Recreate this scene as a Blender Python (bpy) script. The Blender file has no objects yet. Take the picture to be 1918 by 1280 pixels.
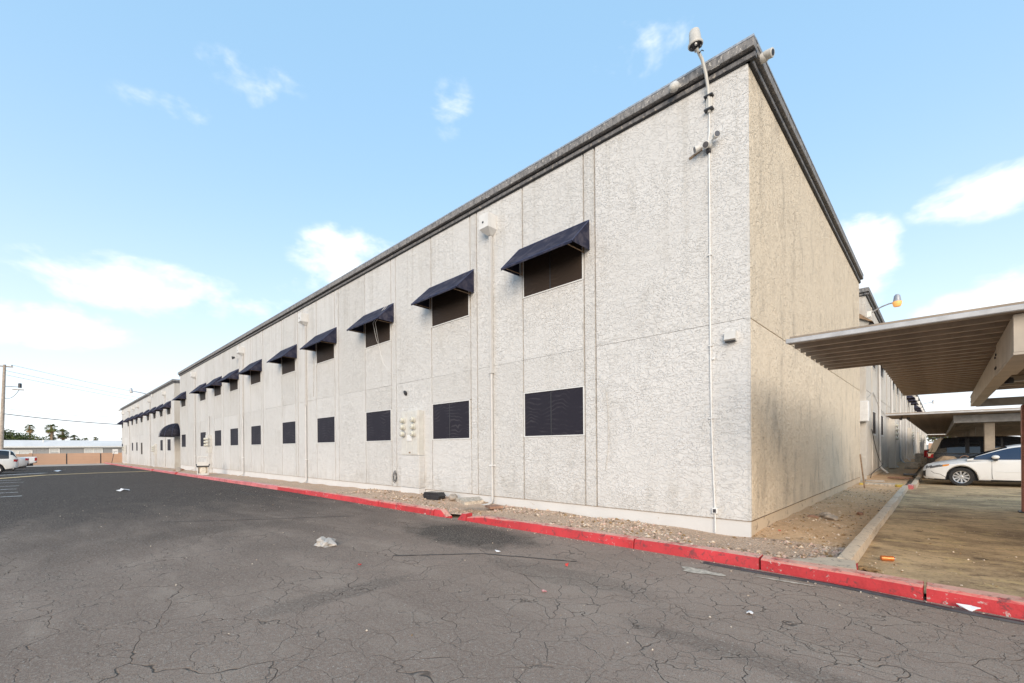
import bpy, bmesh, math, random
import numpy as np
from mathutils import Vector, Matrix
R = math.radians
SC = bpy.context.scene
COL = SC.collection

# ------------------------------------------------------------------ camera
cam_data = bpy.data.cameras.new("camera")
cam = bpy.data.objects.new("camera", cam_data)
COL.objects.link(cam)
cam_data.sensor_width = 36.0
cam_data.sensor_fit = 'HORIZONTAL'
cam_data.lens = 15.737
cam_data.shift_y = 198.63 / 1918.0
cam_data.shift_x = -1.56 / 1918.0
cam_data.clip_start = 0.05
cam_data.clip_end = 3000
yaw, roll = R(43.682), R(0.449)
m = Matrix.Rotation(yaw, 4, 'Z') @ Matrix.Rotation(R(90), 4, 'X') @ Matrix.Rotation(-roll, 4, 'Z')
cam.matrix_world = Matrix.Translation((2.145, -7.634, 1.45)) @ m
SC.camera = cam

# ------------------------------------------------------------------ light
SUN_AZ, SUN_EL = 142.0, 19.0        # degrees clockwise from +Y, and above the horizon
SUN_STRENGTH, SUN_ANGLE = 1.5, 38.0
SKY_STRENGTH = 0.085
EXPOSURE = 1.2

sd = bpy.data.lights.new("sun", 'SUN')
sd.energy = SUN_STRENGTH
sd.angle = R(SUN_ANGLE)
sd.color = (1.0, 0.83, 0.65)
sun = bpy.data.objects.new("sun", sd)
COL.objects.link(sun)
sdir = Vector((math.sin(R(SUN_AZ)) * math.cos(R(SUN_EL)), math.cos(R(SUN_AZ)) * math.cos(R(SUN_EL)), math.sin(R(SUN_EL))))
sun.rotation_euler = sdir.to_track_quat('Z', 'Y').to_euler()
sun.location = (20, -30, 30)

SC.view_settings.view_transform = 'Standard'
SC.view_settings.look = 'None'
SC.view_settings.exposure = EXPOSURE
SC.view_settings.gamma = 1.0
SC.view_settings.use_curve_mapping = False
SC.render.engine = 'CYCLES'
SC.cycles.max_bounces = 5
SC.cycles.diffuse_bounces = 3
SC.cycles.glossy_bounces = 2
SC.cycles.transmission_bounces = 2

world = bpy.data.worlds.new("World")
SC.world = world
world.use_nodes = True
wt = world.node_tree
for n in list(wt.nodes):
    wt.nodes.remove(n)

class NT:
    """small helper to wire shader nodes"""
    def __init__(s, tree):
        s.t = tree
    def n(s, typ, **kw):
        nd = s.t.nodes.new(typ)
        for k, v in kw.items():
            setattr(nd, k, v)
        return nd
    def set(s, sock, v):
        if hasattr(v, 'node'):
            s.t.links.new(v, sock)
        elif v is not None:
            if isinstance(v, (tuple, list)) and len(v) == 3 and sock.type == 'RGBA':
                v = (*v, 1)
            sock.default_value = v
    def math(s, op, a, b=None, c=None, clamp=False):
        nd = s.n('ShaderNodeMath', operation=op, use_clamp=clamp)
        s.set(nd.inputs[0], a)
        if b is not None: s.set(nd.inputs[1], b)
        if c is not None: s.set(nd.inputs[2], c)
        return nd.outputs[0]
    def vmath(s, op, a, b=None, scale=None):
        nd = s.n('ShaderNodeVectorMath', operation=op)
        s.set(nd.inputs[0], a)
        if b is not None: s.set(nd.inputs[1], b)
        if scale is not None: s.set(nd.inputs['Scale'], scale)
        return nd.outputs[0]
    def noise(s, vec, scale, detail=3, rough=.55, dist=0.0):
        nd = s.n('ShaderNodeTexNoise')
        s.set(nd.inputs['Vector'], vec); nd.inputs['Scale'].default_value = scale
        nd.inputs['Detail'].default_value = detail; nd.inputs['Roughness'].default_value = rough
        nd.inputs['Distortion'].default_value = dist
        return nd.outputs['Fac']
    def noisec(s, vec, scale, detail=3):
        nd = s.n('ShaderNodeTexNoise')
        s.set(nd.inputs['Vector'], vec); nd.inputs['Scale'].default_value = scale
        nd.inputs['Detail'].default_value = detail
        return nd.outputs['Color']
    def vor(s, vec, scale, feature='F1', rnd=1.0, out='Distance'):
        nd = s.n('ShaderNodeTexVoronoi', feature=feature)
        s.set(nd.inputs['Vector'], vec); nd.inputs['Scale'].default_value = scale
        nd.inputs['Randomness'].default_value = rnd
        return nd.outputs[out]
    def ramp(s, f, a, b, lo=0.0, hi=1.0, smooth=True):
        nd = s.n('ShaderNodeMapRange', interpolation_type='SMOOTHSTEP' if smooth else 'LINEAR')
        s.set(nd.inputs[0], f)
        for i, v in enumerate((a, b, lo, hi)):
            s.set(nd.inputs[1 + i], v)
        return nd.outputs[0]
    def mix(s, f, a, b, mode='MIX'):
        nd = s.n('ShaderNodeMix', data_type='RGBA', blend_type=mode)
        s.set(nd.inputs[0], f); s.set(nd.inputs[6], a); s.set(nd.inputs[7], b)
        return nd.outputs[2]
    def map(s, vec, scale=(1, 1, 1), loc=(0, 0, 0), rot=(0, 0, 0)):
        nd = s.n('ShaderNodeMapping')
        s.set(nd.inputs[0], vec); nd.inputs['Scale'].default_value = scale
        nd.inputs['Location'].default_value = loc; nd.inputs['Rotation'].default_value = rot
        return nd.outputs[0]
    def bump(s, h, strength, dist, normal=None):
        nd = s.n('ShaderNodeBump')
        nd.inputs['Strength'].default_value = strength; nd.inputs['Distance'].default_value = dist
        s.set(nd.inputs['Height'], h)
        if normal is not None: s.set(nd.inputs['Normal'], normal)
        return nd.outputs[0]
    def xyz(s, vec):
        nd = s.n('ShaderNodeSeparateXYZ'); s.set(nd.inputs[0], vec)
        return nd.outputs

w = NT(wt)
sky = w.n('ShaderNodeTexSky', sky_type='NISHITA', sun_disc=False)
sky.sun_elevation = R(SUN_EL)
sky.sun_rotation = R(SUN_AZ)
sky.altitude = 300
sky.air_density = 1.0
sky.dust_density = 1.2
sky.ozone_density = 1.6
tc = w.n('ShaderNodeTexCoord').outputs['Generated']
x_, y_, z_ = w.xyz(tc)
zc = w.math('MAXIMUM', z_, 0.0)
el = w.math('MULTIPLY', w.math('ARCSINE', zc), 57.2958)
az = w.math('MULTIPLY', w.math('ARCTAN2', x_, y_), 57.2958)
# cumulus and wisps, each a soft bank in a compass direction broken up by noise
comb = w.n('ShaderNodeCombineXYZ')
wt.links.new(x_, comb.inputs[0]); wt.links.new(y_, comb.inputs[1])
wt.links.new(w.math('MULTIPLY', z_, 1.9), comb.inputs[2])
dirv = comb.outputs[0]
n1 = w.noise(dirv, 5.0, 5, .58, .35)
n2 = w.noise(w.map(dirv, (1, 1, 1), (3.1, 1.7, .4)), 15.0, 4, .6, .2)
banks = [(-81, 15.6, 13.0, 3.0, .98), (-91.5, 11.2, 9, 2.4, .92), (-69, 16.8, 11, 2.8, .72), (-60, 21.0, 10, 5.0, 1.08),
         (-73, 35.5, 7, 2.4, .56), (-81, 31.3, 5, 1.6, .50), (-51, 37, 3.4, 3.0, .52), (-25, 40.5, 9, 4.0, .66),
         (-5.8, 17.6, 3.8, 5.0, .98), (3.6, 21, 6.0, 2.4, .80), (4, 12.0, 9, 3.0, .85), (95, 18, 60, 8, .8), (-150, 18, 45, 7, .8)]
ae = w.n('ShaderNodeCombineXYZ')
wt.links.new(az, ae.inputs[0]); wt.links.new(el, ae.inputs[1])
cov = None
for (a0, e0, sa, se, amp) in banks:
    vm = w.n('ShaderNodeVectorMath', operation='MULTIPLY_ADD')
    wt.links.new(ae.outputs[0], vm.inputs[0]); vm.inputs[1].default_value = (1 / sa, 1 / se, 0); vm.inputs[2].default_value = (-a0 / sa, -e0 / se, 0)
    dp = w.n('ShaderNodeVectorMath', operation='DOT_PRODUCT')
    wt.links.new(vm.outputs[0], dp.inputs[0]); wt.links.new(vm.outputs[0], dp.inputs[1])
    g = w.math('MULTIPLY_ADD', dp.outputs['Value'], -amp * .75, amp)
    cov = g if cov is None else w.math('MAXIMUM', cov, g)
cov = w.math('MAXIMUM', cov, 0.0)
dens = w.math('ADD', cov, w.math('ADD', w.math('MULTIPLY', w.math('SUBTRACT', n1, .5), 2.5), w.math('MULTIPLY', w.math('SUBTRACT', n2, .5), 1.1)))
cloud = w.ramp(dens, .30, 1.22)
cloud = w.math('MULTIPLY', cloud, w.ramp(cov, .05, .4))
haze_f = w.math('POWER', w.math('SUBTRACT', 1.0, zc), 4.0)
pale = w.mix(.58, sky.outputs[0], (2.7, 4.75, 6.8))
pale = w.mix(w.math('MULTIPLY', haze_f, .95), pale, (6.9, 7.0, 7.05))
final = w.mix(w.math('MULTIPLY', cloud, .9), pale, (7.0, 7.0, 7.0))
bg = w.n('ShaderNodeBackground')
wt.links.new(final, bg.inputs[0])
bg.inputs[1].default_value = SKY_STRENGTH
wo = w.n('ShaderNodeOutputWorld')
wt.links.new(bg.outputs[0], wo.inputs[0])

# ------------------------------------------------------------------ helpers
random.seed(7)
def tag(o, label=None, cat=None, group=None, kind=None):
    if label: o['label'] = label
    if cat: o['category'] = cat
    if group: o['group'] = group
    if kind: o['kind'] = kind
    return o

def empty(name, loc=(0, 0, 0), rz=0.0, label=None, cat=None, group=None, kind=None):
    o = bpy.data.objects.new(name, None)
    o.empty_display_size = .1
    COL.objects.link(o)
    o.location = loc
    o.rotation_euler = (0, 0, rz)
    return tag(o, label, cat, group, kind)

def link(name, mesh, parent=None, loc=None):
    o = bpy.data.objects.new(name, mesh)
    COL.objects.link(o)
    if parent is not None: o.parent = parent
    if loc is not None: o.location = loc
    return o

def copy_tree(o, parent=None):
    c = o.copy(); COL.objects.link(c); c.parent = parent
    for ch in list(o.children):
        copy_tree(ch, c)
    return c

class MB:
    def __init__(s):
        s.v = []; s.f = []
    def add(s, vs, fs):
        b = len(s.v)
        s.v += [tuple(p) for p in vs]
        s.f += [tuple(b + i for i in f) for f in fs]
        return s
    def box(s, x0, x1, y0, y1, z0, z1):
        return s.add([(x0, y0, z0), (x1, y0, z0), (x1, y1, z0), (x0, y1, z0), (x0, y0, z1), (x1, y0, z1), (x1, y1, z1), (x0, y1, z1)],
                     [(3, 2, 1, 0), (4, 5, 6, 7), (0, 1, 5, 4), (1, 2, 6, 5), (2, 3, 7, 6), (3, 0, 4, 7)])
    def cbox(s, x0, x1, y0, y1, z0, z1, c=.01):
        """box with chamfered edges"""
        bm = bmesh.new()
        vs = [bm.verts.new(p) for p in [(x0, y0, z0), (x1, y0, z0), (x1, y1, z0), (x0, y1, z0), (x0, y0, z1), (x1, y0, z1), (x1, y1, z1), (x0, y1, z1)]]
        for f in [(3, 2, 1, 0), (4, 5, 6, 7), (0, 1, 5, 4), (1, 2, 6, 5), (2, 3, 7, 6), (3, 0, 4, 7)]:
            bm.faces.new([vs[i] for i in f])
        bmesh.ops.bevel(bm, geom=bm.edges[:], offset=c, segments=1, affect='EDGES')
        bm.verts.index_update()
        s.add([v.co[:] for v in bm.verts], [[v.index for v in f.verts] for f in bm.faces])
        bm.free()
        return s
    def prism(s, poly, axis, a, b):
        """extrude a 2D polygon along an axis: 'x' (poly = y,z), 'y' (poly = x,z), 'z' (poly = x,y)"""
        n = len(poly)
        def P(p, t):
            return {'x': (t, p[0], p[1]), 'y': (p[0], t, p[1]), 'z': (p[0], p[1], t)}[axis]
        vs = [P(p, a) for p in poly] + [P(p, b) for p in poly]
        fs = [tuple(range(n - 1, -1, -1)), tuple(range(n, 2 * n))] + [(i, (i + 1) % n, n + (i + 1) % n, n + i) for i in range(n)]
        return s.add(vs, fs)
    def tube(s, pts, r, seg=8, cap=True):
        pts = [Vector(p) for p in pts]
        rs = r if isinstance(r, (list, tuple)) else [r] * len(pts)
        rings = []
        up = None
        for i, p in enumerate(pts):
            t = (pts[min(i + 1, len(pts) - 1)] - pts[max(i - 1, 0)])
            if t.length < 1e-9: t = Vector((0, 0, 1))
            t.normalize()
            if up is None:
                up = Vector((0, 0, 1)) if abs(t.z) < .9 else Vector((1, 0, 0))
            a = t.cross(up)
            if a.length < 1e-6: a = t.cross(Vector((0, 1, 0)))
            a.normalize(); bb = a.cross(t).normalized(); up = bb
            rings.append([p + (a * math.cos(k * 2 * math.pi / seg) + bb * math.sin(k * 2 * math.pi / seg)) * rs[i] for k in range(seg)])
        vs = [q for rg in rings for q in rg]
        fs = [(i * seg + k, i * seg + (k + 1) % seg, (i + 1) * seg + (k + 1) % seg, (i + 1) * seg + k) for i in range(len(pts) - 1) for k in range(seg)]
        if cap:
            fs += [tuple(range(seg - 1, -1, -1)), tuple((len(pts) - 1) * seg + k for k in range(seg))]
        return s.add(vs, fs)
    def lathe(s, prof, center=(0, 0, 0), axis=(0, 0, 1), seg=16, cap=True):
        """prof: list of (radius, height along the axis)"""
        ax = Vector(axis).normalized()
        u = ax.cross(Vector((0, 0, 1)) if abs(ax.z) < .9 else Vector((1, 0, 0))).normalized()
        v = ax.cross(u)
        c = Vector(center)
        vs = []; fs = []
        for (r, h) in prof:
            for k in range(seg):
                t = k * 2 * math.pi / seg
                vs.append(c + ax * h + (u * math.cos(t) + v * math.sin(t)) * r)
        for i in range(len(prof) - 1):
            for k in range(seg):
                fs.append((i * seg + k, i * seg + (k + 1) % seg, (i + 1) * seg + (k + 1) % seg, (i + 1) * seg + k))
        if cap:
            fs += [tuple(range(seg - 1, -1, -1)), tuple((len(prof) - 1) * seg + k for k in range(seg))]
        return s.add(vs, fs)
    def mesh(s, name, mat, smooth=None):
        me = bpy.data.meshes.new(name)
        me.from_pydata(s.v, [], s.f)
        bm = bmesh.new(); bm.from_mesh(me)
        bmesh.ops.recalc_face_normals(bm, faces=bm.faces[:])
        bm.to_mesh(me); bm.free()
        me.materials.append(MAT[mat] if isinstance(mat, str) else mat)
        if smooth is not None:
            me.shade_smooth()
            me.set_sharp_from_angle(angle=R(smooth))
        return me
    def build(s, name, mat, parent=None, smooth=None, loc=None):
        return link(name, s.mesh(name, mat, smooth), parent, loc)

def zg(x):
    """ground level along the alley: it falls a little towards the far end"""
    t = min(max((-14.0 - x) / 60.0, 0.0), 1.0)
    return -0.30 * t

# ------------------------------------------------------------------ materials
MAT = {}
def newmat(name):
    m = bpy.data.materials.new(name)
    m.use_nodes = True
    t = m.node_tree
    p = t.nodes['Principled BSDF']
    MAT[name] = m
    return NT(t), p
def plain(name, col, rough=.6, metal=0.0, var=.12, scale=6.0, bump=0.0, bscale=60, spec=None, dirt=None, coat=0.0):
    N, p = newmat(name)
    pos = N.n('ShaderNodeTexCoord').outputs['Object']
    nz = N.noise(pos, scale, 4, .6)
    lo = tuple(c * (1 - var) for c in col); hi = tuple(min(1, c * (1 + var)) for c in col)
    c = N.mix(N.ramp(nz, .3, .7), lo, hi)
    if dirt:
        c = N.mix(N.math('MULTIPLY', N.ramp(N.noise(pos, scale * 2.3, 5, .65, .4), .52, .72), dirt[1]), c, dirt[0])
    N.set(p.inputs['Base Color'], c)
    p.inputs['Roughness'].default_value = rough
    p.inputs['Metallic'].default_value = metal
    if spec is not None: p.inputs['Specular IOR Level'].default_value = spec
    if coat: p.inputs['Coat Weight'].default_value = coat
    if bump:
        N.set(p.inputs['Normal'], N.bump(N.noise(pos, bscale, 4, .6), bump, .01))
    return MAT[name]

def stucco(name, col, dirt_shade_col, dirt_amt, relief, streak, zs=1.7, lip_shade=.13):
    N, p = newmat(name)
    pos = N.n('ShaderNodeNewGeometry').outputs['Position']
    # skip-trowel knock-down plaster: plateaus with raised lips
    v = N.map(pos, (1.0, 1.0, zs))
    warp = N.vmath('ADD', v, N.vmath('SCALE', N.noisec(v, 3.0, 2), scale=.20))
    a = N.noise(warp, 10.0, 2, .6, .9)
    b = N.noise(N.map(warp, loc=(4, 2, 9)), 21.0, 2, .6, .8)
    lipa = N.ramp(a, .49, .525)
    lipb = N.ramp(b, .52, .555)
    fine = N.noise(v, 90.0, 3, .7)
    h = N.math('ADD', N.math('ADD', N.math('MULTIPLY', lipa, .70), N.math('MULTIPLY', lipb, .28)), N.math('MULTIPLY', fine, .16))
    h = N.math('ADD', h, N.math('MULTIPLY', a, .5))
    big = N.noise(pos, .55, 3, .6, .3)
    h = N.math('MULTIPLY', h, N.ramp(big, .36, .62, .45, 1.15))
    mid = N.noise(N.map(pos, (1, 1, .35)), 2.2, 3, .65, .5)
    c = N.mix(N.ramp(big, .32, .68), tuple(k * .95 for k in col), tuple(min(1, k * 1.03) for k in col))
    c = N.mix(N.math('MULTIPLY', N.ramp(mid, .5, .75), dirt_amt), c, dirt_shade_col)
    # vertical streaks, stronger towards the top
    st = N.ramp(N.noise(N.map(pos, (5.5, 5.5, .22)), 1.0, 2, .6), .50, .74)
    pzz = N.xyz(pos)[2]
    c = N.mix(N.math('MULTIPLY', st, N.ramp(pzz, 2.5, 7.4, streak * .6, streak * 2.6)), c, dirt_shade_col)
    c = N.mix(N.math('MULTIPLY', N.ramp(N.math('ADD', mid, N.ramp(pzz, .26, 1.2, .16, -.2)), .52, .70), .30), c, dirt_shade_col)
    edge = N.math('SUBTRACT', 1.0, N.math('MULTIPLY', N.math('ABSOLUTE', N.math('SUBTRACT', lipa, .5)), 2.0))
    c = N.mix(N.math('MULTIPLY', edge, N.math('MULTIPLY', N.ramp(mid, .30, .62), lip_shade)), c, tuple(k * .55 for k in dirt_shade_col))  # shade of the plaster relief, painted as dark lines along its lips
    oi = N.n('ShaderNodeObjectInfo').outputs['Random']
    c = N.mix(1.0, c, N.mix(oi, (.93, .925, .915), (1.02, 1.02, 1.02)), 'MULTIPLY')
    N.set(p.inputs['Base Color'], c)
    p.inputs['Roughness'].default_value = .9
    p.inputs['Specular IOR Level'].default_value = .2
    N.set(p.inputs['Normal'], N.bump(h, relief, .022))
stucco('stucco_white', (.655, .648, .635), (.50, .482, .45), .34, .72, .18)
stucco('stucco_beige', (.76, .65, .505), (.45, .385, .305), .62, 1.0, .06, 1.0, .5)
stucco('stucco_side', (.66, .625, .57), (.48, .43, .37), .45, .7, .30)
plain('head_paint', (.66, .655, .64), .6, var=.05)
plain('joint', (.32, .29, .26), .95, var=.3, scale=9)
plain('trim_paint', (.54, .53, .515), .6, var=.06, dirt=((.52, .47, .4), .3))

def peeling(name, col, under, amt, bump=.2):
    N, p = newmat(name)
    pos = N.n('ShaderNodeNewGeometry').outputs['Position']
    nz = N.noise(pos, 5.0, 6, .65, .6)
    m_ = N.ramp(nz, amt, amt + .03)
    c = N.mix(N.ramp(N.noise(pos, 1.2, 4), .3, .7), tuple(k * .93 for k in col), col)
    N.set(p.inputs['Base Color'], N.mix(m_, c, under))
    p.inputs['Roughness'].default_value = .85
    N.set(p.inputs['Normal'], N.bump(N.math('ADD', N.math('MULTIPLY', m_, -.6), N.math('MULTIPLY', N.noise(pos, 30, 4), .5)), bump, .012))
peeling('foundation_white', (.64, .635, .625), (.47, .40, .32), .665)
peeling('foundation_bare', (.60, .49, .36), (.36, .28, .20), .60, .3)

def weathered(name, c1, c2, c3, sc):
    N, p = newmat(name)
    pos = N.n('ShaderNodeNewGeometry').outputs['Position']
    a = N.noise(N.map(pos, (1.6, 1.6, .5)), sc, 6, .7, .5)
    b = N.noise(N.map(pos, (1, 1, .6), (7, 3, 1)), sc * 2.7, 5, .7, .4)
    c = N.mix(N.ramp(a, .36, .62), c1, c2)
    c = N.mix(N.ramp(b, .57, .66), c, c3)
    N.set(p.inputs['Base Color'], c)
    p.inputs['Roughness'].default_value = .85
    N.set(p.inputs['Normal'], N.bump(N.math('ADD', a, b), .5, .02))
weathered('fascia', (.13, .128, .13), (.26, .25, .245), (.55, .52, .47), 9)
weathered('frieze', (.10, .10, .107), (.18, .177, .18), (.42, .38, .33), 7)
plain('drip_metal', (.42, .42, .43), .45, .6, var=.25, scale=20)
plain('roof_felt', (.25, .24, .23), .95, var=.2)
plain('flashing', (.74, .72, .69), .6, var=.1)

def canvas(name, col):
    N, p = newmat(name)
    pos = N.n('ShaderNodeTexCoord').outputs['Object']
    dust = N.ramp(N.noise(N.map(pos, (1, 1, 1)), 3.5, 5, .6, .5), .42, .75)
    spots = N.ramp(N.vor(pos, 9.0), .035, .05, 1, 0)
    spots = N.math('MULTIPLY', spots, N.ramp(N.noise(pos, 4, 2), .55, .65))
    oi = N.n('ShaderNodeObjectInfo').outputs['Random']
    c = N.mix(N.math('MULTIPLY', dust, N.math('MULTIPLY_ADD', oi, .5, .35)), col, (.10, .092, .115))
    c = N.mix(N.math('MULTIPLY', spots, .55), c, (.5, .48, .46))
    N.set(p.inputs['Base Color'], c)
    p.inputs['Roughness'].default_value = .72
    p.inputs['Specular IOR Level'].default_value = .2
    weave = N.noise(pos, 120, 2)
    N.set(p.inputs['Normal'], N.bump(N.math('ADD', N.math('MULTIPLY', weave, .3), N.noise(pos, 3.0, 3)), .25, .02))
canvas('awning_canvas', (.018, .020, .042))
canvas('dome_canvas', (.015, .015, .023))
plain('awning_piping', (.035, .045, .10), .5, var=.1)

def screen(name, col, tint):
    N, p = newmat(name)
    pos = N.n('ShaderNodeNewGeometry').outputs['Position']
    # woven sun screen, slightly slack, over dusty glass: wavy moire
    wv = N.n('ShaderNodeTexWave', wave_type='BANDS', bands_direction='Z')
    N.set(wv.inputs['Vector'], N.vmath('ADD', pos, N.vmath('SCALE', N.noisec(pos, 1.6, 2), scale=.55)))
    wv.inputs['Scale'].default_value = 3.2
    wv.inputs['Distortion'].default_value = 3.0
    k = N.math('MULTIPLY', N.ramp(wv.outputs['Fac'], .55, 1.0), N.ramp(N.noise(pos, 1.7, 3), .42, .7))
    c = N.mix(N.math('MULTIPLY', k, .6), col, tint)
    N.set(p.inputs['Base Color'], c)
    p.inputs['Roughness'].default_value = .6
    p.inputs['Specular IOR Level'].default_value = .14
    N.set(p.inputs['Normal'], N.bump(N.noise(pos, 1.4, 2), .3, .05))
screen('screen_dark', (.024, .022, .031), (.070, .065, .075))
screen('screen_brown', (.040, .028, .021), (.07, .052, .038))
plain('white_paint', (.70, .70, .69), .5, var=.05, dirt=((.55, .5, .44), .25))
plain('white_metal', (.72, .72, .71), .4, var=.06, dirt=((.5, .46, .4), .3))
plain('cream_metal', (.58, .57, .535), .5, var=.07, dirt=((.48, .42, .35), .35))
plain('grey_metal', (.42, .42, .43), .45, .5, var=.15)
plain('dark_metal', (.05, .05, .055), .45, .3, var=.2)
plain('rust_wood', (.28, .19, .12), .8, var=.35, scale=14)
plain('black', (.015, .015, .017), .55, var=.3)
plain('black_plastic', (.022, .022, .025), .35, var=.3)
plain('white_plastic', (.60, .59, .565), .4, var=.05, dirt=((.5, .46, .4), .25))
plain('cream_plastic', (.62, .58, .50), .45, var=.12, dirt=((.36, .31, .25), .6))
plain('lens_glass', (.10, .10, .11), .08, var=.2)
plain('meter_glass', (.52, .51, .44), .12, var=.2)
plain('cable', (.50, .48, .45), .6, var=.2)
plain('cable_black', (.02, .02, .022), .6, var=.2)
# ------------------------------------------------------------------ ground materials
def asphalt():
    N, p = newmat('asphalt')
    pos = N.n('ShaderNodeNewGeometry').outputs['Position']
    px, py, pz = N.xyz(pos)
    warp = N.vmath('ADD', pos, N.vmath('SCALE', N.vmath('SUBTRACT', N.noisec(pos, 5.5, 3), (.5, .5, .5)), scale=.17))
    warp2 = N.vmath('ADD', pos, N.vmath('SCALE', N.vmath('SUBTRACT', N.noisec(N.map(pos, loc=(9, 4, 0)), 1.4, 3), (.5, .5, .5)), scale=.9))
    d1 = N.vor(warp, 3.1, 'DISTANCE_TO_EDGE')
    d2 = N.vor(N.map(warp2, (1, 1.3, 1)), .8, 'DISTANCE_TO_EDGE')
    big = N.noise(pos, .26, 4, .6, .5)
    mid = N.noise(N.map(pos, (.35, 1.1, 1)), 1.4, 4, .65, .4)
    brk = N.noise(pos, 2.6, 2)
    near = N.ramp(px, -6.5, -24.0, 1, 0)                      # the camera end is older and alligatored
    worn = N.math('MULTIPLY', N.ramp(big, .34, .56), near)
    thick = N.ramp(brk, .35, .75, .005, .020)
    c1 = N.math('MULTIPLY', N.ramp(d1, .0, thick, 1, 0), N.ramp(brk, .28, .42))
    c1 = N.math('MULTIPLY', c1, N.math('ADD', N.math('MULTIPLY', worn, .6), N.math('MULTIPLY', near, .4)))
    c2 = N.math('MULTIPLY', N.ramp(d2, .0, .006, 1, 0), N.ramp(mid, .42, .58))
    d3 = N.vor(warp, 7.5, 'DISTANCE_TO_EDGE')
    c3 = N.math('MULTIPLY', N.math('MULTIPLY', N.ramp(d3, .0, .03, 1, 0), N.ramp(brk, .56, .44)), N.math('MULTIPLY', worn, .45))
    crack = N.math('MAXIMUM', N.math('MAXIMUM', c1, c2), c3)
    fine = N.noise(pos, 120, 2, .7)
    grit = N.noise(pos, 36, 3, .7)
    c = N.mix(N.ramp(big, .3, .7), (.28, .205, .160), (.39, .292, .23))
    c = N.mix(N.math('MULTIPLY', N.ramp(mid, .46, .75), .55), c, (.42, .33, .26))
    # darker tone farther down the alley, with a ragged transition
    wob = N.math('ADD', px, N.math('MULTIPLY', N.math('SUBTRACT', mid, .5), 9.0))
    c = N.mix(N.math('MULTIPLY', N.ramp(wob, -.5, -15.0), .92), c, (.036, .031, .031))
    # greasy and damp patches with their own outlines
    rag = N.math('MULTIPLY', N.math('SUBTRACT', N.noise(pos, 2.2, 4, .65), .5), 1.7)
    for (ex, ey, ea, eb, amt) in [(-3.6, -2.75, 1.5, .75, .82), (-1.0, -3.6, 1.3, .30, .26), (-7.4, -5.6, .5, 1.6, .22), (1.2, -4.3, 1.0, .16, .28), (-2.2, -5.6, .22, .9, .28), (2.6, -4.7, .15, .8, .28)]:
        dx = N.math('DIVIDE', N.math('SUBTRACT', px, ex), ea)
        dy = N.math('DIVIDE', N.math('SUBTRACT', py, ey), eb)
        rr = N.math('ADD', N.math('ADD', N.math('MULTIPLY', dx, dx), N.math('MULTIPLY', dy, dy)), rag)
        c = N.mix(N.math('MULTIPLY', N.ramp(rr, .35, 1.25, 1, 0), amt), c, (.045, .040, .036))
    c = N.mix(N.math('MULTIPLY', N.ramp(grit, .46, .62), .42), c, (.42, .36, .30))
    c = N.mix(N.math('MULTIPLY', N.ramp(fine, .34, .52, 1, 0), .62), c, (.09, .075, .063))
    spk = N.math('MULTIPLY', N.ramp(N.vor(pos, 22), .09, .15, 1, 0), N.ramp(brk, .40, .58))
    c = N.mix(N.math('MULTIPLY', spk, .7), c, (.52, .48, .42))
    lip = N.math('MULTIPLY', N.math('MULTIPLY', N.ramp(d1, .015, .05, 1, 0), worn), N.math('SUBTRACT', 1.0, crack))
    c = N.mix(N.math('MULTIPLY', lip, .25), c, (.36, .31, .26))
    c = N.mix(N.math('MULTIPLY', crack, .66), c, (.04, .033, .028))
    N.set(p.inputs['Base Color'], c)
    p.inputs['Roughness'].default_value = 1.0
    p.inputs['Specular IOR Level'].default_value = .06
    h = N.math('ADD', N.math('MULTIPLY', crack, -1.3), N.math('ADD', N.math('MULTIPLY', fine, .35), N.math('MULTIPLY', grit, .5)))
    h = N.math('ADD', h, N.math('MULTIPLY', brk, .7))
    N.set(p.inputs['Normal'], N.bump(h, .75, .012))
asphalt()

def soil(name, c1, c2, c3, sc=2.0, bump=.6, gravel=0.0):
    N, p = newmat(name)
    pos = N.n('ShaderNodeNewGeometry').outputs['Position']
    a = N.noise(pos, sc, 6, .65, .4)
    b = N.noise(pos, sc * 9, 5, .7)
    c = N.mix(N.ramp(a, .32, .68), c1, c2)
    c = N.mix(N.math('MULTIPLY', N.ramp(b, .48, .68), .7), c, c3)
    h = N.math('ADD', a, N.math('MULTIPLY', b, .7))
    if gravel:
        vd = N.n('ShaderNodeTexVoronoi'); N.set(vd.inputs['Vector'], pos); vd.inputs['Scale'].default_value = gravel
        k = N.xyz(vd.outputs['Color'])[0]
        c = N.mix(N.ramp(vd.outputs['Distance'], .25, .55, .75, 0), c, N.mix(k, tuple(q * .75 for q in c1), tuple(min(1, q * 1.45) for q in c2)))
        h = N.math('SUBTRACT', h, N.math('MULTIPLY', vd.outputs['Distance'], 1.1))
    N.set(p.inputs['Base Color'], c)
    p.inputs['Roughness'].default_value = .95
    p.inputs['Specular IOR Level'].default_value = .15
    N.set(p.inputs['Normal'], N.bump(h, bump, .03))
soil('gravel_soil', (.54, .39, .28), (.66, .49, .36), (.36, .25, .175), 1.8, .8, 34)
soil('dirt', (.62, .42, .25), (.72, .51, .32), (.36, .23, .14), 1.6, .6)
soil('bare_earth', (.36, .30, .23), (.42, .36, .28), (.28, .23, .17), .5, .3)
soil('far_gravel', (.47, .39, .32), (.54, .46, .38), (.38, .31, .25), .8, .3)

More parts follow.
